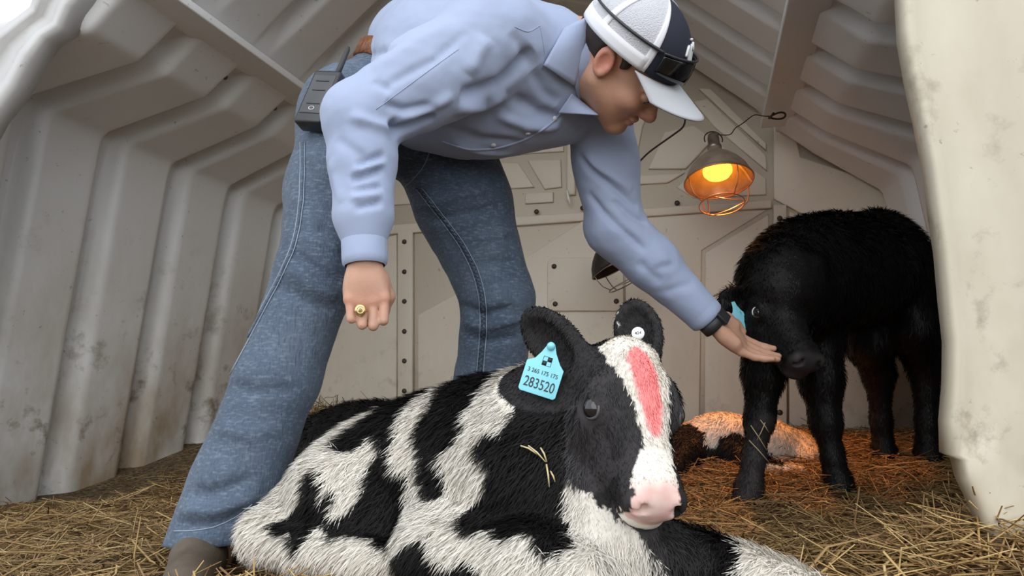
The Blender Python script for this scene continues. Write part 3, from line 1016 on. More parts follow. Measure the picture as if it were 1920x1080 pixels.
for x, y, c in ((630, 818, 1), (605, 835, 1), (580, 868, 1), (560, 915, 1), (655, 860, 1), (684, 845, 1), (664, 822, 0), (1120, 905, 1), (1160, 1000, 1), (1150, 1050, 1), (1190, 1020, 1), (1250, 1030, 0), (1330, 1062, 0), (1360, 1070, 0), (1280, 1070, 0), (1410, 1076, 1), (1440, 1079, 1), (1090, 960, 0), (1060, 1000, 0), (1110, 1060, 1), (1075, 900, 0), (1060, 830, 0), (1040, 760, 0), (980, 900, 0), (1100, 870, 0), (1020, 1000, 0), (1050, 1060, 1), (950, 1050, 1), (1000, 1030, 1)):
    h_, n_ = hit(T1, x, y)
    if h_ is not None: sd.append((h_, float(c)))
for q_ in ((-0.35, 1.42, 0.2, 1), (-0.2, 1.42, 0.25, 0), (0.0, 1.38, 0.25, 1), (0.12, 1.32, 0.2, 0), (0.12, 1.28, 0.35, 0)):
    sd.append((V(*q_[:3]), q_[3]))
wht = seeds_colour(co, sd)
col = BLACK + (WHITE - BLACK) * wht[:, None]
lh = HF.inv(co)
onhead = sstep(-0.160, -0.115, lh[:, 2]) * (lh[:, 0] > -0.03) * (lh[:, 0] < 0.3) * (np.abs(lh[:, 1]) < 0.085)
ears = (np.linalg.norm(co - P(1030, 640, 1.07), axis=1) < 0.105) | (np.linalg.norm(co - P(1195, 610, 1.09), axis=1) < 0.075)
fc = np.tile(FACE, (len(co), 1)) * (0.85 + 0.5 * (0.5 + fbm(co * 20, 2)))[:, None]
l_, w_ = lh[:, 0], lh[:, 1]
jag = 0.006 * pnoise(co / 0.012) + 0.003 * pnoise(co / 0.005)
cw = np.interp(l_, [0.0, 0.06, 0.12, 0.17, 0.21, 0.25], [0.002, 0.006, 0.010, 0.006, 0.002, 0.0])
hw = np.interp(l_, [-0.02, 0.005, 0.03, 0.06, 0.10, 0.14, 0.17, 0.195, 0.215, 0.25, 0.27], [0.0, 0.048, 0.046, 0.040, 0.031, 0.023, 0.022, 0.030, 0.036, 0.036, 0.036])
bl = (np.abs(w_ - cw) + jag < hw) & (lh[:, 2] > -0.085)
fc[bl] = WHITE * 1.02
pk = sstep(0.212, 0.236, l_ + jag * 0.6) * (bl) * (lh[:, 2] > -0.070)
blot = 0.55 + 0.45 * sstep(-0.25, 0.25, fbm(co * 45, 3))
fc = fc + (PINKN - fc) * (0.85 * pk * blot)[:, None]
lip = (l_ > 0.195) & ((w_ + jag > 0.023) | ((w_ - jag < -0.033) & (lh[:, 2] < -0.045))) & (lh[:, 2] > -0.12)
fc[lip] = FACE * 0.5
rw = np.interp(l_, [0.018, 0.028, 0.05, 0.10, 0.135, 0.152, 0.158], [0.0, 0.014, 0.019, 0.018, 0.012, 0.007, 0.0])
rd = sstep(0.003, -0.004, np.abs(w_ - cw + 0.003) + jag * 0.7 - rw) * (lh[:, 2] > -0.05) * (rw > 0.001)
RDM = rd
fc = fc + (RED * (0.8 + 0.5 * (0.5 + fbm(co * 60, 2)))[:, None] + V(0.05, 0.08, 0.08) - fc) * (0.88 * rd)[:, None]
hm = np.maximum(onhead, ears * 1.0)[:, None]
jawwhite = (lh[:, 2] < -0.100 - 0.20 * (0.24 - l_) + jag) & (l_ > 0.10) & (w_ < 0.02) & (lh[:, 2] > -0.17)
fc[jawwhite & ~bl] = WHITE * 0.9
fc[ears & ~bl] = FACE * 0.7
col1 = col * (1 - hm) + fc * hm
calf1 = add('calf', mesh_np('calf', co, qd, True, col1), M['hide'], loc=LY)
tag(calf1, 'black and white spotted calf lying in front, red mark on its white blaze', 'calf', 'calves in the hutch')
for s_ in (-1, 1):
    c_ = HF(0.101, s_ * 0.0565, -0.044); out = HF.R[1] * s_ + HF.R[2] * 0.35
    eyeball(calf1, c_, out, 0.0178)
    eyelids(calf1, c_, out, HF.R[0] + HF.R[2] * 0.3, 0.0158, mat('eyelid_%d' % (s_ + 1), (0.075, 0.066, 0.066), 0.5))
def len1(p):
    q = HF.inv(p)
    face = sstep(0.02, -0.03, np.maximum(np.maximum(np.abs(q[:, 1]) - 0.075, -q[:, 2] - 0.14), np.maximum(-q[:, 0] - 0.02, q[:, 0] - 0.26)))
    blz = (np.abs(q[:, 1]) < 0.05) & (q[:, 0] < 0.17) & (q[:, 2] > -0.05)
    ear = np.minimum(np.linalg.norm(p - P(1030, 640, 1.07), axis=1) - 0.11, np.linalg.norm(p - P(1195, 605, 1.09), axis=1) - 0.08)
    base = 0.024 * (1 - face) + (0.0045 + 0.006 * blz) * face
    return np.where(ear < 0, np.minimum(base, 0.007), base)
def comb1(p):
    q = HF.inv(p)
    face = sstep(0.02, -0.03, np.maximum(np.abs(q[:, 1]) - 0.075, -q[:, 2] - 0.14))[:, None]
    return V(-0.55, -0.1, -0.85) * (1 - face) + (HF.R[0] * 0.9) * face
nomuz = lambda p, n: (np.linalg.norm((HF.inv(p) - V(0.245, 0, -0.045)) / V(0.03, 0.05, 0.05), axis=1) > 1) * (np.min([np.linalg.norm(p - HF(0.101, s_ * 0.064, -0.046), axis=1) for s_ in (-1, 1)], 0) > 0.022)
fur('fur', co, qd, vnormals(co, qd), col1, 120000, len1, comb1, calf1, 0.00075, 0.42, 0.22, nomuz)


# ear tags of the lying calf
def text_mesh(txt, size, fr_, extrude=0.0004, align='CENTER', sx=1.0, sh=0.0):
    cu = bpy.data.curves.new('txt', 'FONT'); cu.body = txt; cu.size = size; cu.align_x = align; cu.align_y = 'CENTER'; cu.extrude = extrude
    ob = bpy.data.objects.new('txt', cu); COL.objects.link(ob)
    dg = bpy.context.evaluated_depsgraph_get()
    me = bpy.data.meshes.new_from_object(ob.evaluated_get(dg))
    bpy.data.objects.remove(ob, do_unlink=True); bpy.data.curves.remove(cu)
    co = np.array([v.co[:] for v in me.vertices]); co[:, 0] *= sx
    wv = fr_.o + co @ fr_.R
    for v, q in zip(me.vertices, wv): v.co = q
    return me
tc_ = P(1020, 694, 1.035)
ta = unit(P(1052, 706, 1.03) - P(988, 686, 1.04)); tu = unit(V(0.28, 0.05, 0.95) - ta * np.dot(ta, V(0.28, 0.05, 0.95))); tn = np.cross(ta, tu)
TF = Frame(tc_, ta, tu, tn)
pxm = 1400 / 1.035
def tagshape(s_=1.0):
    w2, h = 0.0268 * s_, 0.036 * s_
    o_ = [(-w2 + 0.003, -0.0355), (w2 - 0.003, -0.0355), (w2, -0.0325), (w2, 0.006), (w2 * 0.72, 0.013), (w2 * 0.38, 0.026), (0.0045, 0.038), (-0.0045, 0.038), (-w2 * 0.38, 0.024), (-w2 * 0.62, 0.013), (-w2, 0.007), (-w2, -0.0325)]
    return o_
c2, f2 = prism(tagshape(), TF.o, TF.R, 0.0022, 0.0006)
tg = add('ear_tag', mesh_np('ear_tag', c2, f2, smooth=False), M['tag'], calf1)
tg['label'] = 'light blue ear tag printed 283520'
t_ = text_mesh('283520', 0.0200, Frame(TF(0, -0.0215, 0.0024), ta, tu, tn), sx=0.74)
add('number_print', t_, M['ink'], tg)
t_ = text_mesh('3 265 175 175', 0.0082, Frame(TF(0, -0.0045, 0.0024), ta, tu, tn), sx=0.92)
add('small_print', t_, M['ink'], tg)
sq = []
for (a, b_) in ((0.5, 0.5), (-0.5, -0.5)):
    sq.append(obox(TF(0.001 + a * 0.0062, 0.0125 + b_ * 0.0062, 0.0023), TF.R, (0.0031, 0.0031, 0.0003)))
for k_ in range(4):
    t = [((-1, -1), (1, -1)), ((1, -1), (1, 1)), ((1, 1), (-1, 1)), ((-1, 1), (-1, -1))][k_]
    sq.append(tube([TF(0.001 + 0.0062 * t[0][0], 0.0125 + 0.0062 * t[0][1], 0.0024), TF(0.001 + 0.0062 * t[1][0], 0.0125 + 0.0062 * t[1][1], 0.0024)], 0.0003, 4))
add('checker_mark', mesh_np('checker_mark', *join(sq), smooth=False), M['ink'], tg)
bm = bmesh.new(); bmesh.ops.create_uvsphere(bm, u_segments=12, v_segments=8, radius=0.006)
add('stud', mesh_np('stud', *bm_out(bm, TF(0, 0.034, 0.004))), M['tag'], tg)
# round white button in the other ear
bc = P(1196, 626, 1.06)
co_, f_ = tube([bc, bc + unit(V(-0.1, -1, 0.25)) * 0.004], [0.009, 0.009], 20)
bt = add('button_tag', mesh_np('button_tag', co_, f_, smooth=False), M['tag_white'], calf1)
bt['label'] = 'round white button tag in the ear'
bx = Frame(bc + unit(V(-0.1, -1, 0.25)) * 0.0043, V(1, 0, 0.1), V(0, 0.25, 1), V(-0.1, -1, 0.25))
add('print', text_mesh('424', 0.0062, bx), M['ink'], bt)

# ---------------------------------------------------------------- the black calf that stands by the hand
ST0 = V(0.98, 2.12, float(bed(np.array([0.98]), np.array([2.12]))[0]))
F = Field((0.42, 1.58, 0.0), (1.52, 2.62, 1.0), 0.0055)
tp = [P(1480, 545, 1.98), P(1530, 520, 2.05), P(1595, 508, 2.14), P(1650, 500, 2.24)]
F.chain(tp, [0.130, 0.140, 0.140, 0.125], 0.06)
F.ell(P(1645, 478, 2.24), (0.13, 0.13, 0.11), None, 0.05)
F.cone(P(1497, 470, 2.02), P(1560, 460, 2.10), 0.070, 0.08, 0.06)
F.cone(P(1640, 430, 2.22), P(1668, 442, 2.28), 0.05, 0.05, 0.05)
# neck and head
F.chain([P(1485, 500, 1.98), P(1465, 520, 1.92), P(1462, 545, 1.88)], [0.105, 0.090, 0.08], 0.04)
kA = P(1456, 506, 1.905); kB = P(1530, 655, 1.74)
KF = head_frame(kA, kB, V(0.92, 0.38, 0.05), 1.13)
calf_head(F, KF)
leaf_ear(F, KF(0.020, -0.055, -0.065), P(1352, 574, 1.93), V(-0.2, -0.9, 0.3), 0.034)
leaf_ear(F, KF(0.020, 0.055, -0.065), P(1545, 500, 2.0), V(0.2, -0.9, 0.3), 0.034)
# legs
def leg(p, r, k=0.03): F.chain(p, r, k)
leg([P(1448, 610, 1.98), P(1432, 700, 1.98), P(1424, 785, 1.98), P(1414, 860, 1.975), P(1405, 912, 1.97), P(1398, 945, 1.955)], [0.070, 0.048, 0.034, 0.024, 0.030, 0.034])
leg([P(1530, 620, 2.03), P(1540, 715, 2.02), P(1548, 790, 2.01), P(1562, 860, 2.005), P(1572, 905, 2.0), P(1578, 938, 1.985)], [0.072, 0.050, 0.036, 0.025, 0.030, 0.034])
leg([P(1625, 570, 2.26), P(1630, 640, 2.25), P(1648, 705, 2.30), P(1652, 790, 2.32), P(1658, 850, 2.32), P(1662, 882, 2.30)], [0.090, 0.062, 0.038, 0.026, 0.031, 0.035])
leg([P(1695, 530, 2.22), P(1712, 610, 2.20), P(1735, 690, 2.25), P(1738, 790, 2.25), P(1740, 850, 2.24), P(1745, 888, 2.22)], [0.100, 0.072, 0.040, 0.027, 0.032, 0.036])
F.chain([P(1712, 470, 2.30), P(1735, 560, 2.33), P(1742, 640, 2.33)], [0.022, 0.018, 0.016], 0.02)   # tail
co, qd = F.mesh(2)
nr = vnormals(co, qd)
co = co + nr * (0.004 * fbm(co * 22, 2))[:, None]
BL2 = V(0.0060, 0.0050, 0.0050)
col = np.tile(BL2, (len(co), 1)) * (0.8 + 0.6 * (0.5 + fbm(co * 14, 2)))[:, None]
lh = KF.inv(co)
mz = sstep(0.228, 0.245, lh[:, 0]) * (np.abs(lh[:, 1]) < 0.05)
col = col + (V(0.035, 0.03, 0.031) - col) * mz[:, None]
T2 = bvh(co, qd)
calf2 = add('calf', mesh_np('calf', co, qd, True, col), M['black_hide'], loc=ST0)
tag(calf2, 'shaggy all-black calf standing on four legs, muzzle in the open hand', 'calf', 'calves in the hutch')
for s_ in (-1, 1):
    c_ = KF(0.101, s_ * 0.0560, -0.046); out = KF.R[1] * s_ + KF.R[2] * 0.35
    eyeball(calf2, c_, out, 0.0165)
    eyelids(calf2, c_, out, KF.R[0] + KF.R[2] * 0.3, 0.0165, M['lid'])
    o1 = unit(out); a1 = unit(KF.R[0] - o1 * np.dot(KF.R[0], o1)); b1_ = np.cross(o1, a1)
    pts = [c_ + o1 * 0.0165 * 0.62 + (a1 * math.cos(x) + b1_ * math.sin(x)) * 0.0165 * 0.80 for x in np.linspace(1.9, 4.9, 12)]
    ew = add('pale_crescent', mesh_np('pale_crescent', *tube(pts, [0.0006 + 0.0022 * math.sin(math.pi * i / 11) for i in range(12)], 6)), M['eye_crescent'], calf2)  # white crescent along one edge of the eyeball
def len2(p):
    q = KF.inv(p)
    face = (np.abs(q[:, 1]) < 0.075) & (q[:, 0] > -0.0) & (q[:, 0] < 0.27) & (q[:, 2] > -0.13)
    return np.where(face, 0.007, 0.011 + 0.021 * sstep(0.25, 0.55, p[:, 2]))
comb2 = lambda p: np.tile(V(-0.15, -0.1, -1.0), (len(p), 1))
nm2 = lambda p, n: (np.linalg.norm((KF.inv(p) - V(0.245, 0, -0.045)) / V(0.03, 0.05, 0.05), axis=1) > 1) * (np.min([np.linalg.norm(p - KF(0.101, s_ * 0.064, -0.046), axis=1) for s_ in (-1, 1)], 0) > 0.022)
fur('fur', co, qd, vnormals(co, qd), col * 0.9, 70000, len2, comb2, calf2, 0.0012, 0.5, 0.3, nm2, M['wet_fur'])
for q_, d_ in ((P(1398, 946, 1.95), V(-0.15, -1, -0.5)), (P(1579, 940, 1.98), V(0.1, -1, -0.5)), (P(1662, 884, 2.295), V(0.1, -1, -0.5)), (P(1746, 890, 2.215), V(0.1, -1, -0.5))):
    q_ = q_ + V(0, 0.012, -0.014)
    Fh = Field(q_ - 0.09, q_ + 0.09, 0.005)
    for s_ in (-1, 1):
        Fh.cone(q_ + V(s_ * 0.013, 0.01, 0.010), q_ + V(s_ * 0.015, -0.022, -0.014), 0.022, 0.015, 0.006)
    ch, qh = Fh.mesh(2)
    add('hoof', mesh_np('hoof', ch, qh), M['hoof'], calf2)
tc2 = P(1384, 592, 1.89)
F2 = Frame(tc2, V(1, 0.15, 0.25), V(-0.3, 0.1, 0.95), V(0.05, -1, 0))
c2, f2 = prism(tagshape(0.62), F2.o, F2.R, 0.0022, 0.0006)
t2 = add('ear_tag', mesh_np('ear_tag', c2, f2, smooth=False), M['tag'], calf2)
t2['label'] = 'turquoise ear tag'

# ---------------------------------------------------------------- two more calves lying further in
def lying_back(name, pts, rad, extra, box, base, colf, label, n, ln, vox=0.006):
    F = Field(*box, vox)
    F.chain(pts, rad, 0.05)
    for e in extra: F.chain(e[0], e[1], 0.03)
    co, qd = F.mesh(2)
    co = co + vnormals(co, qd) * (0.004 * fbm(co * 22, 2))[:, None]
    c = colf(co)
    o = add('calf', mesh_np('calf', co, qd, True, c), M['hide'], loc=base)
    tag(o, label, 'calf', 'calves in the hutch')
    fur('fur', co, qd, vnormals(co, qd), c, n, lambda p: np.full(len(p), ln), lambda p: np.tile(V(-0.5, -0.2, -0.8), (len(p), 1)), o, 0.0011, 0.5, 0.3)
    return o, co, qd
# black one behind the boots, its head low at the left
bp0 = [P(545, 885, 1.78), P(600, 866, 1.82), P(660, 852, 1.86), P(715, 850, 1.89), P(755, 855, 1.91)]
b0, cb, qb = lying_back('calf', bp0, [0.075, 0.092, 0.11, 0.115, 0.10],
    [([P(545, 885, 1.78), P(518, 905, 1.72), P(494, 925, 1.66)], [0.070, 0.055, 0.036]), ([P(755, 855, 1.91), P(765, 930, 1.88)], [0.085, 0.06]),
     ([P(590, 850, 1.84), P(560, 842, 1.92)], [0.03, 0.018]), ([P(700, 930, 1.78), P(620, 945, 1.72)], [0.05, 0.03]), ([P(760, 935, 1.86), P(690, 950, 1.82)], [0.05, 0.03])],
    ((-0.8, 1.5, 0.0), (0.15, 2.15, 0.5)), V(-0.3, 1.84, 0.06), lambda p: np.tile(V(0.009, 0.008, 0.008), (len(p), 1)) * (0.8 + 0.5 * (0.5 + fbm(p * 14, 2)))[:, None],
    'all-black calf lying behind the spotted calf, between the bent legs', 16000, 0.02)
# spotted one under the heat lamp
sp_seeds = [(P(1300, 830, 2.28), 0), (P(1318, 838, 2.27), 0), (P(1295, 795, 2.35), 0), (P(1370, 822, 2.28), 0), (P(1385, 850, 2.25), 0), (P(1385, 818, 2.28), 0), (P(1400, 862, 2.25), 0), (P(1440, 850, 2.25), 0),
            (P(1340, 800, 2.30), 1), (P(1335, 830, 2.26), 1), (P(1345, 860, 2.24), 1), (P(1360, 790, 2.35), 1), (P(1400, 790, 2.35), 1), (P(1450, 795, 2.35), 1), (P(1480, 805, 2.33), 1), (P(1480, 840, 2.25), 1), (P(1430, 815, 2.28), 1), (P(1320, 785, 2.38), 1), (P(1500, 870, 2.2), 1), (P(1440, 875, 2.2), 1)]
b1, cb, qb = lying_back('calf', [P(1300, 845, 2.42), P(1360, 840, 2.42), P(1430, 845, 2.42), P(1490, 855, 2.42)], [0.085, 0.095, 0.09, 0.075],
    [([P(1300, 845, 2.42), P(1275, 860, 2.34), P(1262, 880, 2.24)], [0.07, 0.055, 0.035]), ([P(1380, 865, 2.34), P(1430, 888, 2.26), P(1500, 892, 2.22)], [0.055, 0.04, 0.028]), ([P(1490, 855, 2.42), P(1520, 870, 2.34)], [0.065, 0.05]), ([P(1320, 800, 2.42), P(1345, 786, 2.48)], [0.025, 0.014])],
    ((0.35, 2.05, 0.0), (1.15, 2.65, 0.5)), V(0.7, 2.4, 0.1), lambda p: V(0.012, 0.010, 0.011) + (WHITE - BLACK) * seeds_colour(p, sp_seeds)[:, None],
    'small spotted calf curled up in the orange glow of the heat lamp', 18000, 0.018)
# ================================================================ THE PERSON
M['skin'] = mat('skin', (0.55, 0.31, 0.22), 0.46, attr=True, bump=(220, 0.12), sss=0.12)
M['shirt'] = mat('blue_shirt_cotton', (0.322, 0.378, 0.538), 0.75, noise=(3.5, (0.355, 0.412, 0.57), 3), bump=(26, 0.35), sheen=0.15)
M['hair'] = mat('dark_brown_hair', (0.035, 0.022, 0.016), 0.5)
M['leather'] = mat('tooled_brown_leather', (0.27, 0.095, 0.035), 0.42, noise=(90, (0.12, 0.04, 0.015), 4), bump=(120, 0.6))
M['boot'] = mat('worn_boot_leather', (0.070, 0.050, 0.032), 0.6, noise=(16, (0.115, 0.088, 0.060), 5), bump=(60, 0.4))
M['sole'] = mat('boot_sole', (0.03, 0.022, 0.016), 0.7)
M['gold'] = mat('gold', (0.78, 0.60, 0.30), 0.28, 1.0)
M['thread'] = mat('seam_thread', (0.30, 0.36, 0.44), 0.8)
M['dark_thread'] = mat('dark_seam', (0.018, 0.028, 0.05), 0.9)
M['button'] = mat('shirt_button', (0.62, 0.64, 0.68), 0.3)
def denim():
    m = bpy.data.materials.new('denim'); m.use_nodes = True
    nt = m.node_tree; N = nt.nodes; L = nt.links; b = N['Principled BSDF']; b.inputs['Roughness'].default_value = 0.85
    b.inputs['Sheen Weight'].default_value = 0.1
    tc = N.new('ShaderNodeTexCoord')
    def nz(scale, det, st, lo, hi):
        mp = N.new('ShaderNodeMapping'); mp.inputs['Scale'].default_value = st; L.new(tc.outputs['Object'], mp.inputs[0])
        t = N.new('ShaderNodeTexNoise'); t.inputs['Scale'].default_value = scale; t.inputs['Detail'].default_value = det; L.new(mp.outputs[0], t.inputs['Vector'])
        r = N.new('ShaderNodeMapRange'); r.inputs[1].default_value = lo; r.inputs[2].default_value = hi; L.new(t.outputs['Fac'], r.inputs[0])
        return r.outputs[0]
    def mix(f, a, c, bt='MIX'):
        mx = N.new('ShaderNodeMix'); mx.data_type = 'RGBA'; mx.blend_type = bt; L.new(f, mx.inputs[0])
        for i, q in ((6, a), (7, c)):
            if isinstance(q, tuple): mx.inputs[i].default_value = (*q, 1)
            else: L.new(q, mx.inputs[i])
        return mx.outputs[2]
    c = mix(nz(5, 5, (1, 1, 1.0), 0.32, 0.70), (0.040, 0.060, 0.096), (0.098, 0.130, 0.182))
    th = nz(260, 2, (1, 1, 0.28), 0.35, 0.7)
    c = mix(th, c, (0.20, 0.27, 0.36), 'MIX') if False else mix(nz(260, 2, (0.3, 0.3, 1), 0.50, 0.85), c, (0.18, 0.22, 0.28))
    c = mix(nz(300, 2, (1, 1, 0.25), 0.52, 0.85), c, (0.03, 0.055, 0.10))
    L.new(c, b.inputs['Base Color'])
    bp = N.new('ShaderNodeBump'); bp.inputs['Strength'].default_value = 0.35; bp.inputs['Distance'].default_value = 0.002
    L.new(th, bp.inputs['Height']); L.new(bp.outputs[0], b.inputs['Normal'])
    return m
M['denim'] = denim()

# ---- joints (near side = the person's right)
HIPN, KNEN, ANKN = P(656, 218, 1.58), P(592, 520, 1.37), P(408, 1005, 1.32)
HIPF, KNEF, ANKF = P(806, 215, 1.73), P(935, 560, 1.72), P(905, 860, 1.82)
PEL = (HIPN + HIPF) / 2
WAI = P(775, 135, 1.60)
wdir = unit(V(0.42, -0.05, 0.90))
CHE = P(905, 120, 1.50)
SHN, ELN, WRN = P(925, 78, 1.36), P(676, 222, 1.29), P(684, 488, 1.26)
SHF, ELF, WRF = P(1118, 172, 1.62), P(1152, 425, 1.67), P(1322, 592, 1.70)
NKB = P(1045, 105, 1.46)
HC = P(1166, 114, 1.41)          # between the ears
hF = unit(V(0.66, 0.075, -0.74)); hU = V(0.63, -0.62, 0.50); hU = unit(hU - hF * np.dot(hU, hF)); hR = unit(np.cross(hF, hU))
if hR[1] > 0: hR = -hR
HD = Frame(HC, hF, hR, hU, 1.0)   # forward, near side, up

BASE = V(-0.30, 1.55, 0.045)
F = Field((-0.62, 1.08, 0.02), (0.70, 2.0, 1.24), 0.0034)
# trunk and legs (under the clothes)
F.chain([HIPN, KNEN, ANKN, ANKN + V(-0.01, -0.02, -0.07)], [0.075, 0.05, 0.036, 0.03], 0.02)
F.chain([HIPF, KNEF, ANKF, ANKF + V(0.0, 0.0, -0.07)], [0.075, 0.055, 0.036, 0.03], 0.02)
F.chain([PEL, WAI, CHE, NKB], [0.095, 0.09, 0.11, 0.07], 0.04)
F.cone(HIPN, HIPF, 0.08, 0.08, 0.04)
F.cone(SHN, SHF, 0.06, 0.06, 0.04)
F.chain([SHN, ELN, WRN], [0.05, 0.038, 0.026], 0.02)
F.chain([SHF, ELF, WRF], [0.05, 0.038, 0.025], 0.02)
# head
h = HD; R = HD.R
E = lambda c, r, k=0.015, op='add': F.ell(h(*c), r, R, k, op)
E((-0.008, 0, 0.040), (0.098, 0.075, 0.086))
E((0.040, 0, -0.030), (0.060, 0.060, 0.080), 0.02)
E((0.020, 0, -0.050), (0.062, 0.056, 0.052), 0.02)
for s_ in (-1, 1):
    F.cone(h(0.000, s_ * 0.056, -0.045), h(0.078, s_ * 0.014, -0.096), 0.016, 0.016, 0.025)
    E((0.066, s_ * 0.036, -0.028), (0.028, 0.024, 0.022), 0.015)          # cheekbone
    F.cone(h(0.094, s_ * 0.010, 0.018), h(0.084, s_ * 0.046, 0.014), 0.009, 0.009, 0.012)   # brow
    E((0.094, s_ * 0.031, -0.002), (0.014, 0.017, 0.010), 0.008, 'sub')
    E((0.088, s_ * 0.031, -0.003), (0.0115, 0.0145, 0.0105), 0.004)
    E((0.104, s_ * 0.0125, -0.038), (0.011, 0.008, 0.008), 0.006)
    # ear
    ec = h(-0.012, s_ * 0.079, -0.004)
    er = np.stack([unit(R[0] * 0.94 + R[2] * 0.3 + R[1] * s_ * -0.25), unit(R[1] * s_), unit(R[2] * 0.95 - R[0] * 0.3)])
    F.ell(ec, (0.0195, 0.0085, 0.031), er, 0.006)
    F.ell(ec + R[1] * s_ * 0.007 + R[0] * 0.003 - R[2] * 0.001, (0.0125, 0.0065, 0.020), er, 0.003, 'sub')
    F.cone(ec + R[0] * 0.013 - R[2] * 0.004 + R[1] * s_ * 0.001, ec + R[0] * 0.012 - R[2] * 0.014, 0.0045, 0.005, 0.004)
E((0.082, 0, -0.093), (0.020, 0.022, 0.018), 0.015)
F.cone(h(0.094, 0, 0.008), h(0.117, 0, -0.030), 0.0095, 0.0120, 0.012)
E((0.117, 0, -0.034), (0.013, 0.0125, 0.011), 0.008)
E((0.0985, 0, -0.0585), (0.0105, 0.022, 0.0060), 0.005)
E((0.0960, 0, -0.0700), (0.0105, 0.020, 0.0065), 0.005)
F.cone(h(0.112, -0.022, -0.0640), h(0.112, 0.022, -0.0640), 0.0032, 0.0032, 0.004, op='sub')
F.chain([h(-0.025, 0, -0.045), (h(-0.03, 0, -0.085) + NKB) / 2, NKB], [0.056, 0.056, 0.066], 0.03)
F.cone(h(-0.058, 0, -0.01), NKB + V(-0.02, 0, 0.02), 0.045, 0.06, 0.03)

# near hand: loose fist, back of the hand to the front; little finger at the left
hd = unit(V(0.05, 0.02, -1.0)); ha = unit(V(1.0, 0.16, 0.04)); ha = unit(ha - hd * np.dot(ha, hd)); hn = np.cross(ha, hd)
if hn[1] > 0: hn = -hn
W0 = WRN + hd * 0.012
NH = Frame(W0, ha, hd, hn, 0.90)
F.cone(WRN, W0 + hd * 0.02, 0.027, 0.030, 0.015, flat=(hn, 0.75))
for i, a in enumerate((-0.030, -0.010, 0.011, 0.031)):
    kn = NH(a + 0.002, 0.062 + (0.0, 0.004, 0.005, 0.0)[i], 0.005)
    F.cone(NH(a * 0.62, 0.020, 0.0), kn, 0.0155, 0.0105, 0.014)
F.ell(NH(0.0, 0.045, -0.004), (0.037, 0.040, 0.017), NH.R, 0.012)
FL = (0.034, 0.041, 0.043, 0.039)
for i, a in enumerate((-0.032, -0.011, 0.011, 0.032)):
    kn = NH(a + 0.002, 0.060 + (0.0, 0.004, 0.005, 0.0)[i], 0.006)
    pip = kn + hd * FL[i] + hn * 0.004 - ha * 0.0015 * (i - 1.5)
    dip = pip - hn * 0.025 - hd * 0.004
    tip = dip - hn * 0.006 - hd * 0.021
    r = (0.0082, 0.0087, 0.0089, 0.0087)[i]
    F.ell(kn, (r * 1.08, r * 1.15, r * 1.15), NH.R, 0.006)
    F.cone(kn, pip, r * 1.0, r * 0.97, 0.0014)
    F.cone(pip, dip, r * 0.96, r * 0.88, 0.0014)
    F.cone(dip, tip, r * 0.88, r * 0.78, 0.0014)
RINGP = (NH(-0.009, 0.076, 0.006), -1)
F.chain([NH(0.030, 0.022, -0.012), NH(0.040, 0.055, -0.024), NH(0.030, 0.082, -0.034), NH(0.012, 0.100, -0.036)], [0.014, 0.0125, 0.0108, 0.0092], 0.008)

# far hand: palm up under the calf's chin; fingers to the right, thumb on the far side
p0, p1 = WRF, P(1412, 660, 1.735)
fd = unit(p1 - p0); pn = unit(V(0.25, -0.62, 0.72)); pn = unit(pn - fd * np.dot(pn, fd)); fa = np.cross(pn, fd)
if fa[1] < 0: fa = -fa           # towards the thumb
FH = Frame(p0, fd, fa, pn)
F.cone(p0 - fd * 0.02, p0 + fd * 0.03, 0.026, 0.028, 0.015, flat=(pn, 0.72))
F.ell(FH(0.068, 0.002, -0.004), (0.060, 0.043, 0.018), FH.R, 0.012)
F.cone(FH(0.025, -0.018, 0.004), FH(0.085, -0.030, 0.004), 0.017, 0.014, 0.012)    # heel of the hand
F.cone(FH(0.030, 0.020, 0.006), FH(0.080, 0.032, 0.010), 0.019, 0.015, 0.012)      # ball of the thumb
gd = unit(P(1490, 690, 1.74) - P(1412, 660, 1.735)); gd = unit(gd * 1.0 + fd * 0.15)
for i, (a, l1, l2, l3, r, up) in enumerate(((-0.032, 0.034, 0.022, 0.018, 0.0088, 0.35), (-0.011, 0.042, 0.028, 0.021, 0.0096, 0.15), (0.011, 0.045, 0.030, 0.022, 0.0100, 0.08), (0.031, 0.040, 0.026, 0.021, 0.0098, 0.12))):
    k0 = FH(0.112 - 0.06 * abs(a - 0.005), a, -0.004)
    g1 = unit(fd * 0.45 + gd * 0.55 + pn * up * 0.5); g2 = unit(gd + pn * up); g3 = unit(gd + pn * (up + 0.25))
    q1 = k0 + g1 * l1; q2 = q1 + g2 * l2; q3 = q2 + g3 * l3
    F.cone(FH(0.06, a * 0.7, -0.004), k0, 0.014, r * 1.15, 0.012)
    F.cone(k0, q1, r * 1.12, r, 0.004); F.cone(q1, q2, r, r * 0.92, 0.004); F.cone(q2, q3, r * 0.92, r * 0.72, 0.004)
F.chain([FH(0.026, 0.026, 0.002), FH(0.062, 0.046, 0.006), FH(0.092, 0.052, 0.006), FH(0.116, 0.050, 0.004)], [0.018, 0.0150, 0.0120, 0.0090], 0.008)
co, qd = F.mesh(2)
PB = (co, qd)
hl = HD.inv(co)
skn = np.tile(V(0.55, 0.31, 0.215), (len(co), 1)) * (1 + 0.16 * fbm(co * 22, 3) + 0.06 * fbm(co * 140, 2))[:, None]
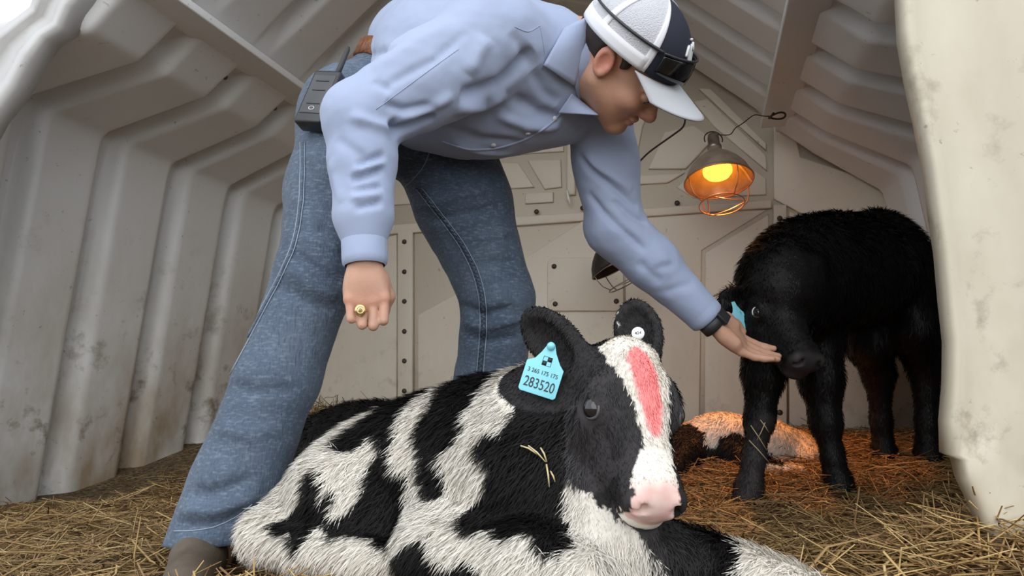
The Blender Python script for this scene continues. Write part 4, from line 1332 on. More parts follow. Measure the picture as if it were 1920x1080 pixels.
blush = np.maximum.reduce([0.9 * np.exp(-(np.linalg.norm(hl - V(-0.012, s_ * 0.079, 0.0), axis=1) / 0.030) ** 2) for s_ in (-1, 1)] + [0.6 * np.exp(-(np.linalg.norm(hl - V(0.118, 0, -0.034), axis=1) / 0.020) ** 2), 0.7 * np.exp(-(np.linalg.norm((hl - V(0.100, 0, -0.064)) / V(0.014, 0.022, 0.008), axis=1)) ** 2), 0.35 * np.exp(-(np.linalg.norm(hl - V(0.07, 0.045, -0.035), axis=1) / 0.03) ** 2)]
    + [0.45 * np.exp(-(np.linalg.norm(co - NH(a_ + 0.002, 0.064, 0.012), axis=1) / 0.012) ** 2) for a_ in (-0.032, -0.011, 0.011, 0.032)])
skn = skn + (V(0.60, 0.22, 0.155) - skn) * blush[:, None]
jaw = 0.22 * sstep(-0.045, -0.075, hl[:, 2]) * sstep(-0.02, 0.03, hl[:, 0]) * (np.linalg.norm(hl, axis=1) < 0.16)
skn = skn * (1 - jaw[:, None] * V(0.7, 0.9, 1.0))
person = add('person', mesh_np('person', co, qd, True, skn), M['skin'], loc=BASE)
tag(person, 'person in blue shirt, jeans and cap bending over to reach the black calf', 'person')
del F
TB = bvh(co, qd)
# eyes
for s_ in (-1, 1):
    bm = bmesh.new(); bmesh.ops.create_uvsphere(bm, u_segments=12, v_segments=8, radius=0.0112)
    add('eye', mesh_np('eye', *bm_out(bm, h(0.0895, s_ * 0.031, -0.004))), M['eye'], person)
# short hair at the nape and temple
F = Field(HC - 0.16, HC + 0.16, 0.004)
F.ell(h(-0.010, 0, 0.036), (0.1025, 0.0795, 0.090), R, 0.01)
F.cone(h(-0.062, 0, 0.0), h(-0.066, 0, -0.050), 0.052, 0.040, 0.02)
F.cone(h(0.016, 0.064, 0.020), h(0.014, 0.065, -0.014), 0.010, 0.0055, 0.01)
F.cone(h(0.016, -0.064, 0.020), h(0.014, -0.065, -0.014), 0.010, 0.0055, 0.01)
F.cut(h(0.03, 0, 0.0), R[0] - 0.9 * R[2]) if False else None
F.cut(h(0.030, 0, 0), R[0])
F.cut(h(-0.055, 0, -0.060), -R[2] * 1.0 + R[0] * 0.9)
F.ell(h(-0.008, 0.085, -0.006), (0.030, 0.03, 0.040), R, 0.004, 'sub')
F.ell(h(-0.008, -0.085, -0.006), (0.030, 0.03, 0.040), R, 0.004, 'sub')
ch, qh = F.mesh(1)
add('hair', mesh_np('hair', ch, qh), M['hair'], person)

# ---- jeans
F = Field((-0.70, 1.14, 0.06), (0.16, 2.02, 1.20), 0.0052)
sdir = unit(ANKN - KNEN)
F.chain([HIPN, (HIPN + KNEN) / 2, KNEN], [0.102, 0.092, 0.073], 0.03)
F.chain([KNEN, KNEN + sdir * 0.20, KNEN + sdir * 0.38, ANKN + sdir * 0.07], [0.073, 0.072, 0.077, 0.080], 0.02)
F.chain([HIPF, (HIPF * 0.5 + KNEF * 0.5), KNEF], [0.125, 0.112, 0.082], 0.03)
F.chain([KNEF, (KNEF + ANKF) / 2, ANKF + V(0, 0, -0.08)], [0.082, 0.082, 0.088], 0.02)
F.cone(HIPN, HIPF, 0.102, 0.110, 0.05)
F.cone(PEL, PEL + wdir * 0.16, 0.130, 0.122, 0.05)
F.cut(ANKN + sdir * 0.012, unit(sdir + V(0.34, 0, 0)), ANKN + sdir * 0.1, 0.24)
F.cut(PEL + wdir * 0.125, wdir, PEL + wdir * 0.2, 0.32)
co, qd = F.mesh(2)
nr = vnormals(co, qd)
co = co + nr * (0.005 * fbm(co * V(12, 12, 7), 3) + 0.0035 * fbm(co * V(30, 30, 14) + 9, 2))[:, None]
co = folds(co, vnormals(co, qd), bvh(co, qd), [
    ([(545, 470), (590, 500), (640, 535)], -0.008, 0.010), ([(535, 500), (580, 535), (632, 560)], 0.007, 0.010), ([(520, 535), (570, 565), (625, 585)], -0.007, 0.010), ([(560, 440), (640, 470)], 0.006, 0.012),
    ([(340, 925), (400, 925), (480, 895)], -0.010, 0.012), ([(335, 955), (400, 960), (488, 930)], 0.008, 0.010), ([(330, 985), (400, 985), (470, 960)], -0.008, 0.009), ([(420, 720), (480, 735), (560, 730)], -0.006, 0.012), ([(400, 800), (470, 815), (530, 800)], 0.006, 0.014),
    ([(560, 300), (620, 360)], -0.005, 0.012), ([(548, 360), (600, 430)], 0.005, 0.012),
    ([(862, 572), (910, 590), (965, 575)], -0.010, 0.010), ([(858, 600), (910, 615), (985, 595)], 0.009, 0.011), ([(860, 628), (920, 640), (980, 630)], -0.007, 0.010),
    ([(760, 362), (830, 345), (900, 330)], -0.007, 0.010), ([(775, 390), (850, 372), (925, 352)], 0.007, 0.010), ([(800, 415), (870, 400), (945, 385)], -0.007, 0.010), ([(880, 450), (930, 440), (975, 430)], 0.006, 0.010), ([(890, 500), (940, 490), (990, 490)], -0.006, 0.010), ([(740, 300), (800, 320)], -0.006, 0.010)])
JB = (co, qd)
jeans = add('jeans', mesh_np('jeans', co, qd), M['denim'], person)
jeans['label'] = 'faded blue denim jeans'
TJ = bvh(co, qd)
def jseam(pix, r, mm, rows=(0,), zig=0.0, sub=8, lift=0.0006, name='seam'):
    s_ = seam(TJ, pix, r, lift, sub, rows, 5, zig)
    if s_ is not None:
        add(name, mesh_np(name, *s_), M[mm], jeans)
far = [(782, 352), (820, 400), (862, 455), (890, 510), (903, 560), (904, 620), (899, 680), (893, 745)]
jseam(far, 0.0035, 'denim', (3,), 0, 8, 0.001, 'welt')
jseam(far, 0.0009, 'thread', (-3, 9), 0, 8, 0.002)
jseam(far, 0.0010, 'dark_thread', (3,), 3.6, 14, 0.0046)
jseam([(803, 262), (806, 285), (795, 312), (776, 336), (758, 352)], 0.0011, 'thread')
near = [(566, 268), (566, 330), (562, 400), (552, 455), (528, 512), (470, 622), (420, 715), (372, 810), (340, 900), (326, 985)]
jseam(near, 0.0034, 'denim', (2,), 0, 8, 0.001, 'welt')
jseam(near, 0.0009, 'thread', (-2, 6), 0, 8, 0.002)
jseam([(326, 996), (360, 996), (400, 990), (440, 972), (472, 945)], 0.0009, 'thread', (0,), 0, 8, 0.001)

# ---- boots
def boot(ank, fwd, nm):
    fwd = unit(V(fwd[0], fwd[1], 0)); sd_ = np.cross(V(0, 0, 1), fwd)
    g = float(bed(np.array([ank[0]]), np.array([ank[1]]))[0])
    z0 = g - 0.012
    o = V(ank[0], ank[1], 0)
    F = Field(o + V(-0.30, -0.30, z0 - 0.02), o + V(0.30, 0.30, 0.30), 0.005)
    at = lambda a, s_, z: o + fwd * a + sd_ * s_ + V(0, 0, z0 + z)
    F.cone(ank + V(0, 0, 0.04), at(-0.01, 0, 0.07), 0.040, 0.042, 0.02)
    F.cone(at(-0.035, 0, 0.040), at(0.05, 0, 0.052), 0.036, 0.040, 0.02)
    F.cone(at(0.05, 0, 0.050), at(0.155, 0, 0.036), 0.042, 0.034, 0.02)
    F.cone(at(0.10, 0, 0.030), at(0.20, 0, 0.026), 0.036, 0.022, 0.02, flat=(V(0, 0, 1), 0.85))
    F.cut(at(0, 0, 0.012), V(0, 0, -1))
    c, q = F.mesh(2)
    b_ = add('boot', mesh_np('boot', c, q), M['boot'], person)
    b_['label'] = nm
    pts = []
    for t in np.linspace(0, 2 * math.pi, 28, endpoint=False):
        a = 0.085 + 0.140 * math.cos(t); s_ = (0.044 + 0.004 * math.cos(t)) * math.sin(t)
        pts.append((a, s_))
    ax = np.stack([fwd, sd_, V(0, 0, 1)])
    c, f = prism(pts, V(ank[0], ank[1], z0 - 0.004), ax, 0.018, 0.003)
    add('sole', mesh_np('sole', c, f, smooth=False), M['sole'], b_)
boot(ANKN + V(-0.022, 0.0, -0.02), V(0.22, -0.97, 0), 'worn brown leather boot beside the spotted calf')
boot(ANKF, V(0.6, -0.7, 0), 'worn brown leather boot behind the spotted calf')

# ---- shirt
F = Field((-0.62, 1.08, 0.44), (0.62, 1.95, 1.32), 0.0046)
F.chain([PEL + wdir * 0.165, (WAI + CHE) / 2, CHE], [0.128, 0.150, 0.150], 0.05)
F.cone(CHE, NKB - (NKB - CHE) * 0.25, 0.150, 0.10, 0.05)
F.cone(P(800, 190, 1.52), P(950, 195, 1.50), 0.100, 0.098, 0.06)       # loose cloth hanging under the belly
F.cone(P(870, 225, 1.55), P(1020, 220, 1.55), 0.070, 0.062, 0.05)
F.cone(P(1010, 180, 1.50), P(1060, 215, 1.56), 0.08, 0.055, 0.05)
F.cone(SHN, SHF, 0.088, 0.088, 0.06)
F.cone(NKB, HC + (NKB - HC) * 0.55, 0.085, 0.066, 0.03)
# near sleeve
md = (SHN + ELN) / 2
F.chain([SHN, md, ELN], [0.094, 0.083, 0.068], 0.03)
fw = unit(WRN - ELN)
F.chain([ELN, ELN + fw * 0.08, ELN + fw * 0.19, WRN - fw * 0.05], [0.064, 0.058, 0.048, 0.038], 0.02)
F.cone(WRN - fw * 0.060, WRN + fw * 0.02, 0.0365, 0.0360, 0.006)
F.cut(WRN + fw * 0.004, fw, WRN + fw * 0.06, 0.10)
# far sleeve
gw = unit(WRF - ELF)
F.chain([SHF, (SHF + ELF) / 2, ELF], [0.078, 0.070, 0.066], 0.03)
F.chain([ELF, ELF + gw * 0.12, WRF - gw * 0.03], [0.066, 0.060, 0.043], 0.02)
F.cone(WRF - gw * 0.07, WRF + gw * 0.02, 0.0425, 0.0410, 0.008)
F.cut(WRF - gw * 0.004, gw, WRF + gw * 0.06, 0.10)
co, qd = F.mesh(2)
nr = vnormals(co, qd)
co = co + nr * (0.0085 * fbm(co * V(7, 7, 11), 3) + 0.0030 * fbm(co * 26 + 3, 2))[:, None] * sstep(0.05, 0.12, np.minimum(np.linalg.norm(co - WRN, axis=1), np.linalg.norm(co - WRF, axis=1)))[:, None]
co = folds(co, vnormals(co, qd), bvh(co, qd), [
    ([(862, 178), (900, 170), (935, 160), (970, 128), (1000, 92)], -0.022, 0.014), ([(880, 140), (895, 105), (915, 72)], 0.010, 0.014), ([(855, 205), (905, 198), (950, 175)], 0.012, 0.014),
    ([(722, 194), (757, 207), (820, 196)], -0.010, 0.008), ([(730, 226), (742, 246), (779, 234), (815, 216)], -0.020, 0.009), ([(655, 216), (700, 232), (738, 243)], 0.009, 0.010), ([(750, 222), (800, 205), (850, 180)], 0.009, 0.010),
    ([(668, 310), (724, 290)], -0.010, 0.007), ([(655, 340), (720, 316)], -0.010, 0.007), ([(662, 358), (718, 350)], -0.007, 0.006), ([(664, 391), (716, 379)], -0.008, 0.006), ([(660, 325), (722, 303)], 0.007, 0.007), ([(655, 372), (716, 364)], 0.006, 0.007), ([(630, 260), (690, 300)], -0.005, 0.010), ([(620, 300), (640, 380)], 0.005, 0.012),
    ([(712, 167), (760, 140), (816, 111), (875, 59)], -0.006, 0.008), ([(700, 130), (780, 80), (850, 40)], 0.006, 0.020), ([(690, 105), (740, 90)], -0.006, 0.010), ([(700, 150), (735, 170)], -0.006, 0.008),
    ([(1084, 289), (1107, 318), (1158, 357), (1196, 390)], -0.010, 0.008), ([(1095, 290), (1125, 318), (1185, 358)], 0.007, 0.010), ([(1101, 360), (1131, 398), (1184, 446), (1211, 472)], -0.009, 0.008), ([(1150, 375), (1185, 405), (1215, 420)], -0.008, 0.008), ([(1225, 508), (1245, 500), (1270, 494)], -0.004, 0.010), ([(1195, 490), (1240, 530)], -0.005, 0.011), ([(1245, 548), (1300, 530)], -0.003, 0.010),
    ([(830, 235), (900, 262), (980, 268)], -0.010, 0.012), ([(840, 262), (900, 284), (960, 288)], 0.008, 0.010), ([(960, 180), (1010, 210), (1050, 225)], -0.012, 0.014), ([(930, 215), (990, 238), (1050, 240)], 0.009, 0.012), ([(1000, 130), (1020, 170), (1045, 195)], -0.008, 0.012), ([(960, 60), (985, 100), (1000, 130)], -0.006, 0.012)])
SBm = (co, qd)
shirt = add('shirt', mesh_np('shirt', co, qd), M['shirt'], person)
shirt['label'] = 'light blue long-sleeved button shirt'
TS = bvh(co, qd)
# cuffs, collar, placket, buttons
def cuff(w_, d_, r, l, nm='cuff'):
    a = unit(np.cross(d_, V(0.3, 0.9, 0.2))); b_ = np.cross(d_, a)
    rows = []
    for rr, t in ((r - 0.004, 0.004), (r, 0.0), (r + 0.001, -0.01), (r + 0.001, -l + 0.006), (r - 0.0, -l), (r - 0.005, -l - 0.003)):
        rows.append([w_ + d_ * (t + 0.006) + (a * math.cos(x) + b_ * math.sin(x)) * rr for x in np.linspace(0, 2 * math.pi, 33)])
    rows = np.array(rows)
    return add(nm, mesh_np(nm, rows.reshape(-1, 3), grid_faces(*rows.shape[:2])), M['shirt'], shirt)
cuff(WRN, fw, 0.0380, 0.062)
cuff(WRF, gw, 0.0425, 0.060)
for q_ in ((1252, 590), (1268, 598)):
    hp, hn_ = hit(TS, *q_)
    if hp is not None: add('button', mesh_np('button', *tube([hp, hp + hn_ * 0.003], [0.005, 0.0045], 10)), M['button'], shirt)
def leaf(quad, lift, nm='collar'):
    """folded collar leaf: four surveyed corners, laid over the shirt"""
    n = 12
    c = [np.array(P(*q)) for q in quad]
    rows = []
    for i in range(n):
        t = i / (n - 1)
        a_ = c[0] + (c[1] - c[0]) * t; b2 = c[3] + (c[2] - c[3]) * t
        row = []
        for j in range(n):
            u = j / (n - 1)
            p_ = a_ + (b2 - a_) * u
            d_ = unit(p_ - V(0, 0, CAM_H))
            row.append(p_ - d_ * (lift * math.sin(u * math.pi) * 0.6 + lift * math.sin(t * math.pi) * 0.4))
        rows.append(row)
    rows = np.array(rows)
    o = add(nm, mesh_np(nm, rows.reshape(-1, 3), grid_faces(n, n)), M['shirt'], shirt)
    sm = o.modifiers.new('thickness', 'SOLIDIFY'); sm.thickness = 0.0028; sm.offset = 0
    return o
def over(px, py, up=0.010):
    h1, n1 = hit(TS, px, py); h2, n2 = hit(TB, px, py)
    ys_ = [q[1] for q in (h1, h2) if q is not None]
    return (px, py, (min(ys_) if ys_ else 1.42) - up)
leaf([over(1058, 52, 0.004), over(1112, 26, 0.004), over(1078, 162), over(1019, 122)], 0.012)
leaf([over(1112, 26, 0.004), over(1122, 34, 0.004), over(1086, 190, 0.004), over(1078, 162)], 0.004, 'collar_stand')
leaf([over(1072, 176, 0.004), over(1090, 190, 0.004), over(1122, 216, 0.006), over(1046, 212, 0.006)], 0.006)
s_ = seam(TS, [(1058, 205), (1030, 235), (985, 262), (935, 278), (880, 282), (830, 265)], 0.0024, 0.0005, 8, (0,), 5)
if s_: add('placket', mesh_np('placket', *s_), M['shirt'], shirt)
for q_ in ((990, 250), (925, 272), (1040, 222)):
    hp, hn_ = hit(TS, *q_)
    if hp is not None: add('button', mesh_np('button', *tube([hp, hp + hn_ * 0.003], [0.0058, 0.005], 10)), M['button'], shirt)
for pix in ([(965, 50), (990, 62), (1012, 48)], [(705, 205), (780, 150), (860, 92)], [(1012, 48), (1022, 100), (1016, 130)]):
    s_ = seam(TS, pix, 0.0008, 0.0004, 8, (0,), 4)
    if s_: add('stitching', mesh_np('stitching', *s_), M['shirt'], shirt)

# ---- belt
bt_c = PEL + wdir * 0.100
a = unit(np.cross(wdir, V(0, 0, 1))); b_ = np.cross(wdir, a)
rows = []
for t_, rr in ((-0.020, 0.0), (-0.020, 0.004), (0.020, 0.004), (0.020, 0.0)):
    row = []
    for x in np.linspace(0, 2 * math.pi, 49):
        d_ = a * math.cos(x) + b_ * math.sin(x)
        far_ = bt_c + d_ * 0.5
        r_ = TJ.ray_cast(Vector(bt_c + wdir * -0.012 + d_ * 0.4), Vector(-d_), 0.4)
        rad_ = 0.4 - r_[3] if r_[0] is not None else 0.13
        row.append(bt_c + wdir * t_ + d_ * (min(max(rad_, 0.10), 0.145) + 0.003 + rr))
    rows.append(row)
rows = np.array(rows)
belt = add('belt', mesh_np('belt', rows.reshape(-1, 3), grid_faces(*rows.shape[:2])), M['leather'], person)
belt['label'] = 'tooled brown leather belt'

# ---- ring and wristwatch
rc = NH(-0.010, 0.083, 0.0085)
ring_ax = hd
ra_, rb_ = ha, hn
pts = [rc + (ra_ * math.cos(x) + rb_ * math.sin(x)) * 0.0108 for x in np.linspace(0, 2 * math.pi, 24, endpoint=False)]
v1_ = tube(pts, 0.0024, 6, closed=True)
ring = add('ring', mesh_np('ring', *v1_), M['gold'], person); ring['label'] = 'chunky gold class ring'
bz = rc + hn * 0.0125
bm = bmesh.new(); bmesh.ops.create_uvsphere(bm, u_segments=16, v_segments=8, radius=1.0)
for v_ in bm.verts: v_.co = Vector((v_.co.x * 0.0098, v_.co.y * 0.0108, v_.co.z * 0.0048))
add('bezel', mesh_np('bezel', *bm_out(bm, bz, NH.R)), M['gold'], ring)
pts = [bz + hn * 0.0042 + (ha * math.cos(x) + hd * math.sin(x)) * 0.0058 for x in np.linspace(0, 2 * math.pi, 20, endpoint=False)]
add('bezel_rim', mesh_np('bezel_rim', *tube(pts, 0.0011, 5, closed=True)), M['gold'], ring)
bm = bmesh.new(); bmesh.ops.create_uvsphere(bm, u_segments=10, v_segments=6, radius=0.0036)
add('stone', mesh_np('stone', *bm_out(bm, bz + hn * 0.0030)), mat('ring_stone', (0.35, 0.24, 0.10), 0.2), ring)

wc = WRF + gw * 0.022
a = unit(np.cross(gw, pn)); b_ = np.cross(gw, a)
rows = []
for t_, rr in ((-0.013, 0.0), (-0.013, 0.004), (0.013, 0.004), (0.013, 0.0)):
    rows.append([wc + gw * t_ + (a * math.cos(x) * 0.033 + b_ * math.sin(x) * 0.027) * (1 + rr / 0.03) for x in np.linspace(0, 2 * math.pi, 41)])
rows = np.array(rows)
wt = add('wristwatch', mesh_np('wristwatch', rows.reshape(-1, 3), grid_faces(*rows.shape[:2])), M['dark_rubber'], person)
wt['label'] = 'black watch with a rubber strap on the far wrist'
wdn = unit(V(0.25, -0.8, 0.75)); wdn = unit(wdn - gw * np.dot(wdn, gw))
co_, f_ = obox(wc + wdn * 0.0325, np.stack([gw, np.cross(wdn, gw), wdn]), (0.019, 0.017, 0.0055), 0.003)
add('watch_case', mesh_np('watch_case', co_, f_), M['black_plastic'], wt)

# ---- cap
CW = mat('cap_white_mesh', (0.62, 0.62, 0.66), 0.8, bump=(420, 0.8)); CN = mat('cap_navy', (0.014, 0.017, 0.032), 0.8); CB = mat('cap_white_trim', (0.80, 0.80, 0.84), 0.7); CV = mat('cap_visor', (0.50, 0.51, 0.54), 0.75)
cR = (0.112, 0.092, 0.112)
cc = h(-0.004, 0, 0.030)
tilt = 0.14        # the rim is higher in front than at the back
cu = unit(R[2] - R[0] * tilt); cf = unit(R[0] + R[2] * tilt)
CF = Frame(cc, cf, R[1], cu)
def dome(az, el, off=0.0):
    rx, ry, rz = cR[0] + off, cR[1] + off, cR[2] + off
    e = max(el, 0.0)
    sq = 1.0 + 0.04 * math.sin(2 * e)
    return CF(rx * sq * math.cos(e) * math.cos(az), ry * sq * math.cos(e) * math.sin(az), rz * math.sin(e) + (0.030 * el if el < 0 else 0))
cap = empty('cap', (0, 0, 0)); cap.parent = person
cap.location = (0, 0, 0)
cap['label'] = 'white mesh trucker cap with navy front panel'
def patch(name, az0, az1, e0, e1, mm, off=0.0, na=14, ne=14, par=None):
    rows = np.array([[dome(az0 + (az1 - az0) * i / (na - 1), e0 + (e1 - e0) * j / (ne - 1), off) for j in range(ne)] for i in range(na)])
    o = add(name, mesh_np(name, rows.reshape(-1, 3), grid_faces(na, ne)), mm, par or cap)
    s2 = o.modifiers.new('thickness', 'SOLIDIFY'); s2.thickness = 0.002; s2.offset = 0
    return o
D = math.radians
top = D(90)
az_edges = [-62, 0, 62, 118, 180, 242, 298]
for i in range(6):
    patch('crown_panel', D(az_edges[i]), D(az_edges[i + 1]), D(-2), top, CN if i < 2 else CW)
for az in az_edges[:-1]:
    if az == 0: continue
    pts = [dome(D(az), e, 0.0012) for e in np.linspace(0, D(89), 20)]
    side_ = [dome(D(az + 4.5), e, 0.0016) for e in np.linspace(0, D(80), 20)]
    patch('seam_tape', D(az - 4.0), D(az + 4.0), D(0), D(84), CB, 0.0016, 4, 16)
patch('sweatband', D(62), D(298), D(-2), D(13), CB, 0.0022, 40, 4)
bm = bmesh.new(); bmesh.ops.create_uvsphere(bm, u_segments=12, v_segments=8, radius=0.007)
add('top_button', mesh_np('top_button', *bm_out(bm, dome(0, top, 0.002))), CB, cap)
rows = []
for j, t in enumerate(np.linspace(0, 1, 12)):
    row = []
    for az in np.linspace(D(-66), D(66), 25):
        p_ = CF.inv(dome(az, 0.0))
        f_ = p_[0] + 0.086 * t * math.cos(az * 0.92) ** 0.5; s__ = p_[1] * (1 + 0.06 * t)
        row.append(CF(f_, s__, -0.002 - 0.016 * t - 1.9 * (s__ ** 2) * (0.35 + 0.65 * t)))
    rows.append(row)
rows = np.array(rows)
vis = add('visor', mesh_np('visor', rows.reshape(-1, 3), grid_faces(*rows.shape[:2])), CV, cap)
s2 = vis.modifiers.new('thickness', 'SOLIDIFY'); s2.thickness = 0.0035; s2.offset = 0
# embroidered white mark on the front
lg = []
def lp(azd, eld): return dome(D(azd), D(eld), 0.0035)
for st in ([(2, 22), (2, 42), (-6, 36), (-14, 42), (-14, 22)], [(-4, 18), (-18, 18)], [(4, 46), (-2, 46)], [(8, 24), (14, 40), (18, 30)]):
    pts = np.array([lp(*q) for q in st])
    t = np.linspace(0, len(pts) - 1, (len(pts) - 1) * 5 + 1)
    pts = np.stack([np.interp(t, range(len(pts)), pts[:, i]) for i in range(3)], 1)
    lg.append(tube(pts, 0.0026, 6))
add('emblem', mesh_np('emblem', *join(lg)), mat('white_embroidery', (0.8, 0.8, 0.82), 0.6), cap)

# ---- sunglasses resting on the cap
SGL = empty('sunglasses', dome(0, D(10), 0.01))
tag(SGL, 'black wraparound sunglasses resting on the navy front of the cap', 'sunglasses')
LENS = mat('dark_lens', (0.006, 0.006, 0.008), 0.08)
for s_ in (-1, 1):
    rows = np.array([[dome(D(s_ * (6 + 46 * i / 11)), D(6 + (21 - 4 * (i / 11) ** 2) * j / 5), 0.014 - 0.004 * (i / 11)) for j in range(6)] for i in range(12)])
    o = add('lens', mesh_np('lens', rows.reshape(-1, 3), grid_faces(12, 6)), LENS, SGL)
    s2 = o.modifiers.new('thickness', 'SOLIDIFY'); s2.thickness = 0.0025
    pts = [dome(D(s_ * a_), D(24 - 3 * (a_ - 52) / 90), 0.006 + 0.004 * max(0, (70 - a_) / 30)) for a_ in np.linspace(52, 150, 24)]
    add('temple_arm', mesh_np('temple_arm', *tube(pts, np.linspace(0.0036, 0.0024, 24), 6)), M['black_plastic'], SGL)
pts = [dome(D(a_), D(27 - 4 * (a_ / 55) ** 2), 0.015) for a_ in np.linspace(-54, 54, 30)]
add('brow_bar', mesh_np('brow_bar', *tube(pts, 0.0024, 6)), M['black_plastic'], SGL)

# ---- two-way radio on the hip
hq, hqn = hit(TJ, 612, 200)
if hq is None: hq, hqn = P(600, 195, 1.48), V(-0.4, -0.9, 0)
RY = hq[1] - 0.035
q0, q1 = P(590, 240, RY), P(632, 140, RY + 0.03)
up_ = unit(q1 - q0); nn_ = unit(V(-0.35, -0.92, -0.12)); nn_ = unit(nn_ - up_ * np.dot(nn_, up_)); ss_ = np.cross(up_, nn_)
RD_ = np.stack([ss_, up_, nn_])
ctr = P(603, 190, RY)
rad = empty('two_way_radio', P(590, 245, RY)); tag(rad, 'black two-way radio with stub antenna clipped to the belt', 'radio')
co_, f_ = obox(ctr, RD_, (0.031, 0.062, 0.018), 0.006)
add('body', mesh_np('body', co_, f_), M['black_plastic'], rad)
co_, f_ = obox(ctr + nn_ * 0.0165 + up_ * 0.004, RD_, (0.026, 0.046, 0.003), 0.002)
clip_ = add('belt_clip', mesh_np('belt_clip', co_, f_), mat('radio_face', (0.045, 0.045, 0.05), 0.32), rad)
gl = []
for t_ in (-0.020, 0.012, 0.034):
    add('grip_ridge', mesh_np('grip_ridge', *tube([ctr + nn_ * 0.0195 + up_ * t_ - ss_ * 0.015, ctr + nn_ * 0.0195 + up_ * t_ + ss_ * 0.015], 0.0012, 5)), M['black_plastic'], clip_)
pts = [ctr + nn_ * 0.0195 - up_ * 0.030 + (ss_ * math.cos(x) * 0.006 + up_ * math.sin(x) * 0.004) for x in np.linspace(0, 2 * math.pi, 16, endpoint=False)]
add('badge', mesh_np('badge', *tube(pts, 0.0008, 5, closed=True)), mat('silver_print', (0.6, 0.6, 0.62), 0.3, 0.6), clip_)
an0 = ctr + up_ * 0.055 + ss_ * 0.010
add('antenna', mesh_np('antenna', *tube([an0, an0 + up_ * 0.03, an0 + up_ * 0.075, an0 + up_ * 0.08], [0.0058, 0.0056, 0.005, 0.003], 10)), M['dark_rubber'], rad)
add('knob', mesh_np('knob', *tube([ctr + up_ * 0.055 - ss_ * 0.012, ctr + up_ * 0.068 - ss_ * 0.012], [0.007, 0.0065], 12)), M['black_plastic'], rad)
# ================================================================ HEAT LAMPS AND SMALL THINGS
def heat_lamp(c, axis, rr, lit, label, grp, shade_mat, wire_mat, side=V(1, 0, 0)):
    """bell reflector, bulb, wire guard; axis points out of the mouth"""
    ax = unit(axis); a = unit(side - ax * np.dot(side, ax)); b_ = np.cross(ax, a)
    root = empty('heat_lamp', c); tag(root, label, 'lamp', grp)
    k = rr / 0.108
    def lathe(prof, n=40):
        rows = np.array([[c + ax * (t * k) + (a * math.cos(x) + b_ * math.sin(x)) * (r * k) for x in np.linspace(0, 2 * math.pi, n + 1)] for r, t in prof])
        return rows.reshape(-1, 3), grid_faces(*rows.shape[:2])
    co, f = lathe([(0.020, -0.125), (0.022, -0.100), (0.030, -0.092), (0.050, -0.078), (0.075, -0.052), (0.093, -0.026), (0.103, 0.0), (0.108, 0.012), (0.111, 0.012)])
    o = add('shade', mesh_np('shade', co, f), shade_mat, root)
    sm = o.modifiers.new('thickness', 'SOLIDIFY'); sm.thickness = 0.0015
    co, f = lathe([(0.0001, -0.168), (0.016, -0.166), (0.019, -0.155), (0.019, -0.128), (0.023, -0.122), (0.023, -0.112), (0.0201, -0.110)], 20)
    add('socket', mesh_np('socket', co, f), M['steel'] if lit else M['dark_steel'], root)
    gl_ = mat('lit_heat_bulb', (0.9, 0.3, 0.05), 0.25, emit=((1.0, 0.36, 0.035), 2.6)) if lit else mat('dead_bulb', (0.25, 0.06, 0.04), 0.15)
    co, f = lathe([(0.0001, -0.002), (0.020, -0.003), (0.038, -0.009), (0.046, -0.020), (0.047, -0.032), (0.036, -0.058), (0.022, -0.085), (0.016, -0.10)], 28)
    add('bulb', mesh_np('bulb', co, f[:, ::-1]), gl_, root)
    # guard
    def ring(r, t, w): 
        return tube([c + ax * (t * k) + (a * math.cos(x) + b_ * math.sin(x)) * (r * k) for x in np.linspace(0, 2 * math.pi, 40, endpoint=False)], w, 6, closed=True)
    add('guard_ring', mesh_np('guard_ring', *ring(0.070, 0.098, 0.0022)), wire_mat, root)
    add('guard_ring', mesh_np('guard_ring', *ring(0.108, 0.013, 0.0024)), wire_mat, root)
    for i in range(4):
        x = math.pi / 4 + i * math.pi / 2 + 0.5
        d_ = a * math.cos(x) + b_ * math.sin(x)
        pts = [c + ax * (t * k) + d_ * (r * k) for r, t in ((0.108, 0.010), (0.106, 0.040), (0.096, 0.072), (0.070, 0.098))]
        add('guard_wire', mesh_np('guard_wire', *tube(pts, 0.0020, 6)), wire_mat, root)
    for i in range(3):
        x0 = 0.4 + i * 2.1; x1 = x0 + 1.9
        p_ = [c + ax * (0.098 * k) + (a * math.cos(x) + b_ * math.sin(x)) * (0.070 * k) for x in (x0, x1)]
        add('guard_wire', mesh_np('guard_wire', *tube([p_[0], (p_[0] + p_[1]) / 2 + ax * 0.004, p_[1]], 0.0018, 6)), wire_mat, root)
    # hanging bail
    pts = [c + ax * (-0.150 * k) + a * (0.030 * k * math.cos(x)) - ax * (0.030 * k * math.sin(x)) for x in np.linspace(-0.35, math.pi + 0.35, 16)]
    add('bail', mesh_np('bail', *tube(pts, 0.0022, 6)), M['dark_steel'], root)
    return root, ax, k
LSH = mat('lamp_reflector', (0.52, 0.43, 0.35), 0.4, 0.45, noise=(22, (0.38, 0.30, 0.22), 4))
WRO = mat('guard_wire_copper', (0.62, 0.30, 0.14), 0.4, 0.7)
lc = P(1347, 334, 2.50)
ax1 = unit(V(0.0, -0.28, -0.93))
lamp, ax1, kk = heat_lamp(lc, ax1, 0.115, True, 'lit orange heat lamp with wire guard hanging by the back wall', 'heat lamps', LSH, WRO)
pt = bpy.data.lights.new('heat_lamp_glow', 'SPOT'); pt.energy = 30; pt.spot_size = math.radians(84); pt.spot_blend = 0.6; pt.color = (1.0, 0.34, 0.08); pt.shadow_soft_size = 0.035
po = bpy.data.objects.new('heat_lamp_glow', pt); COL.objects.link(po); po.parent = lamp
po.location = ax1 * 0.006
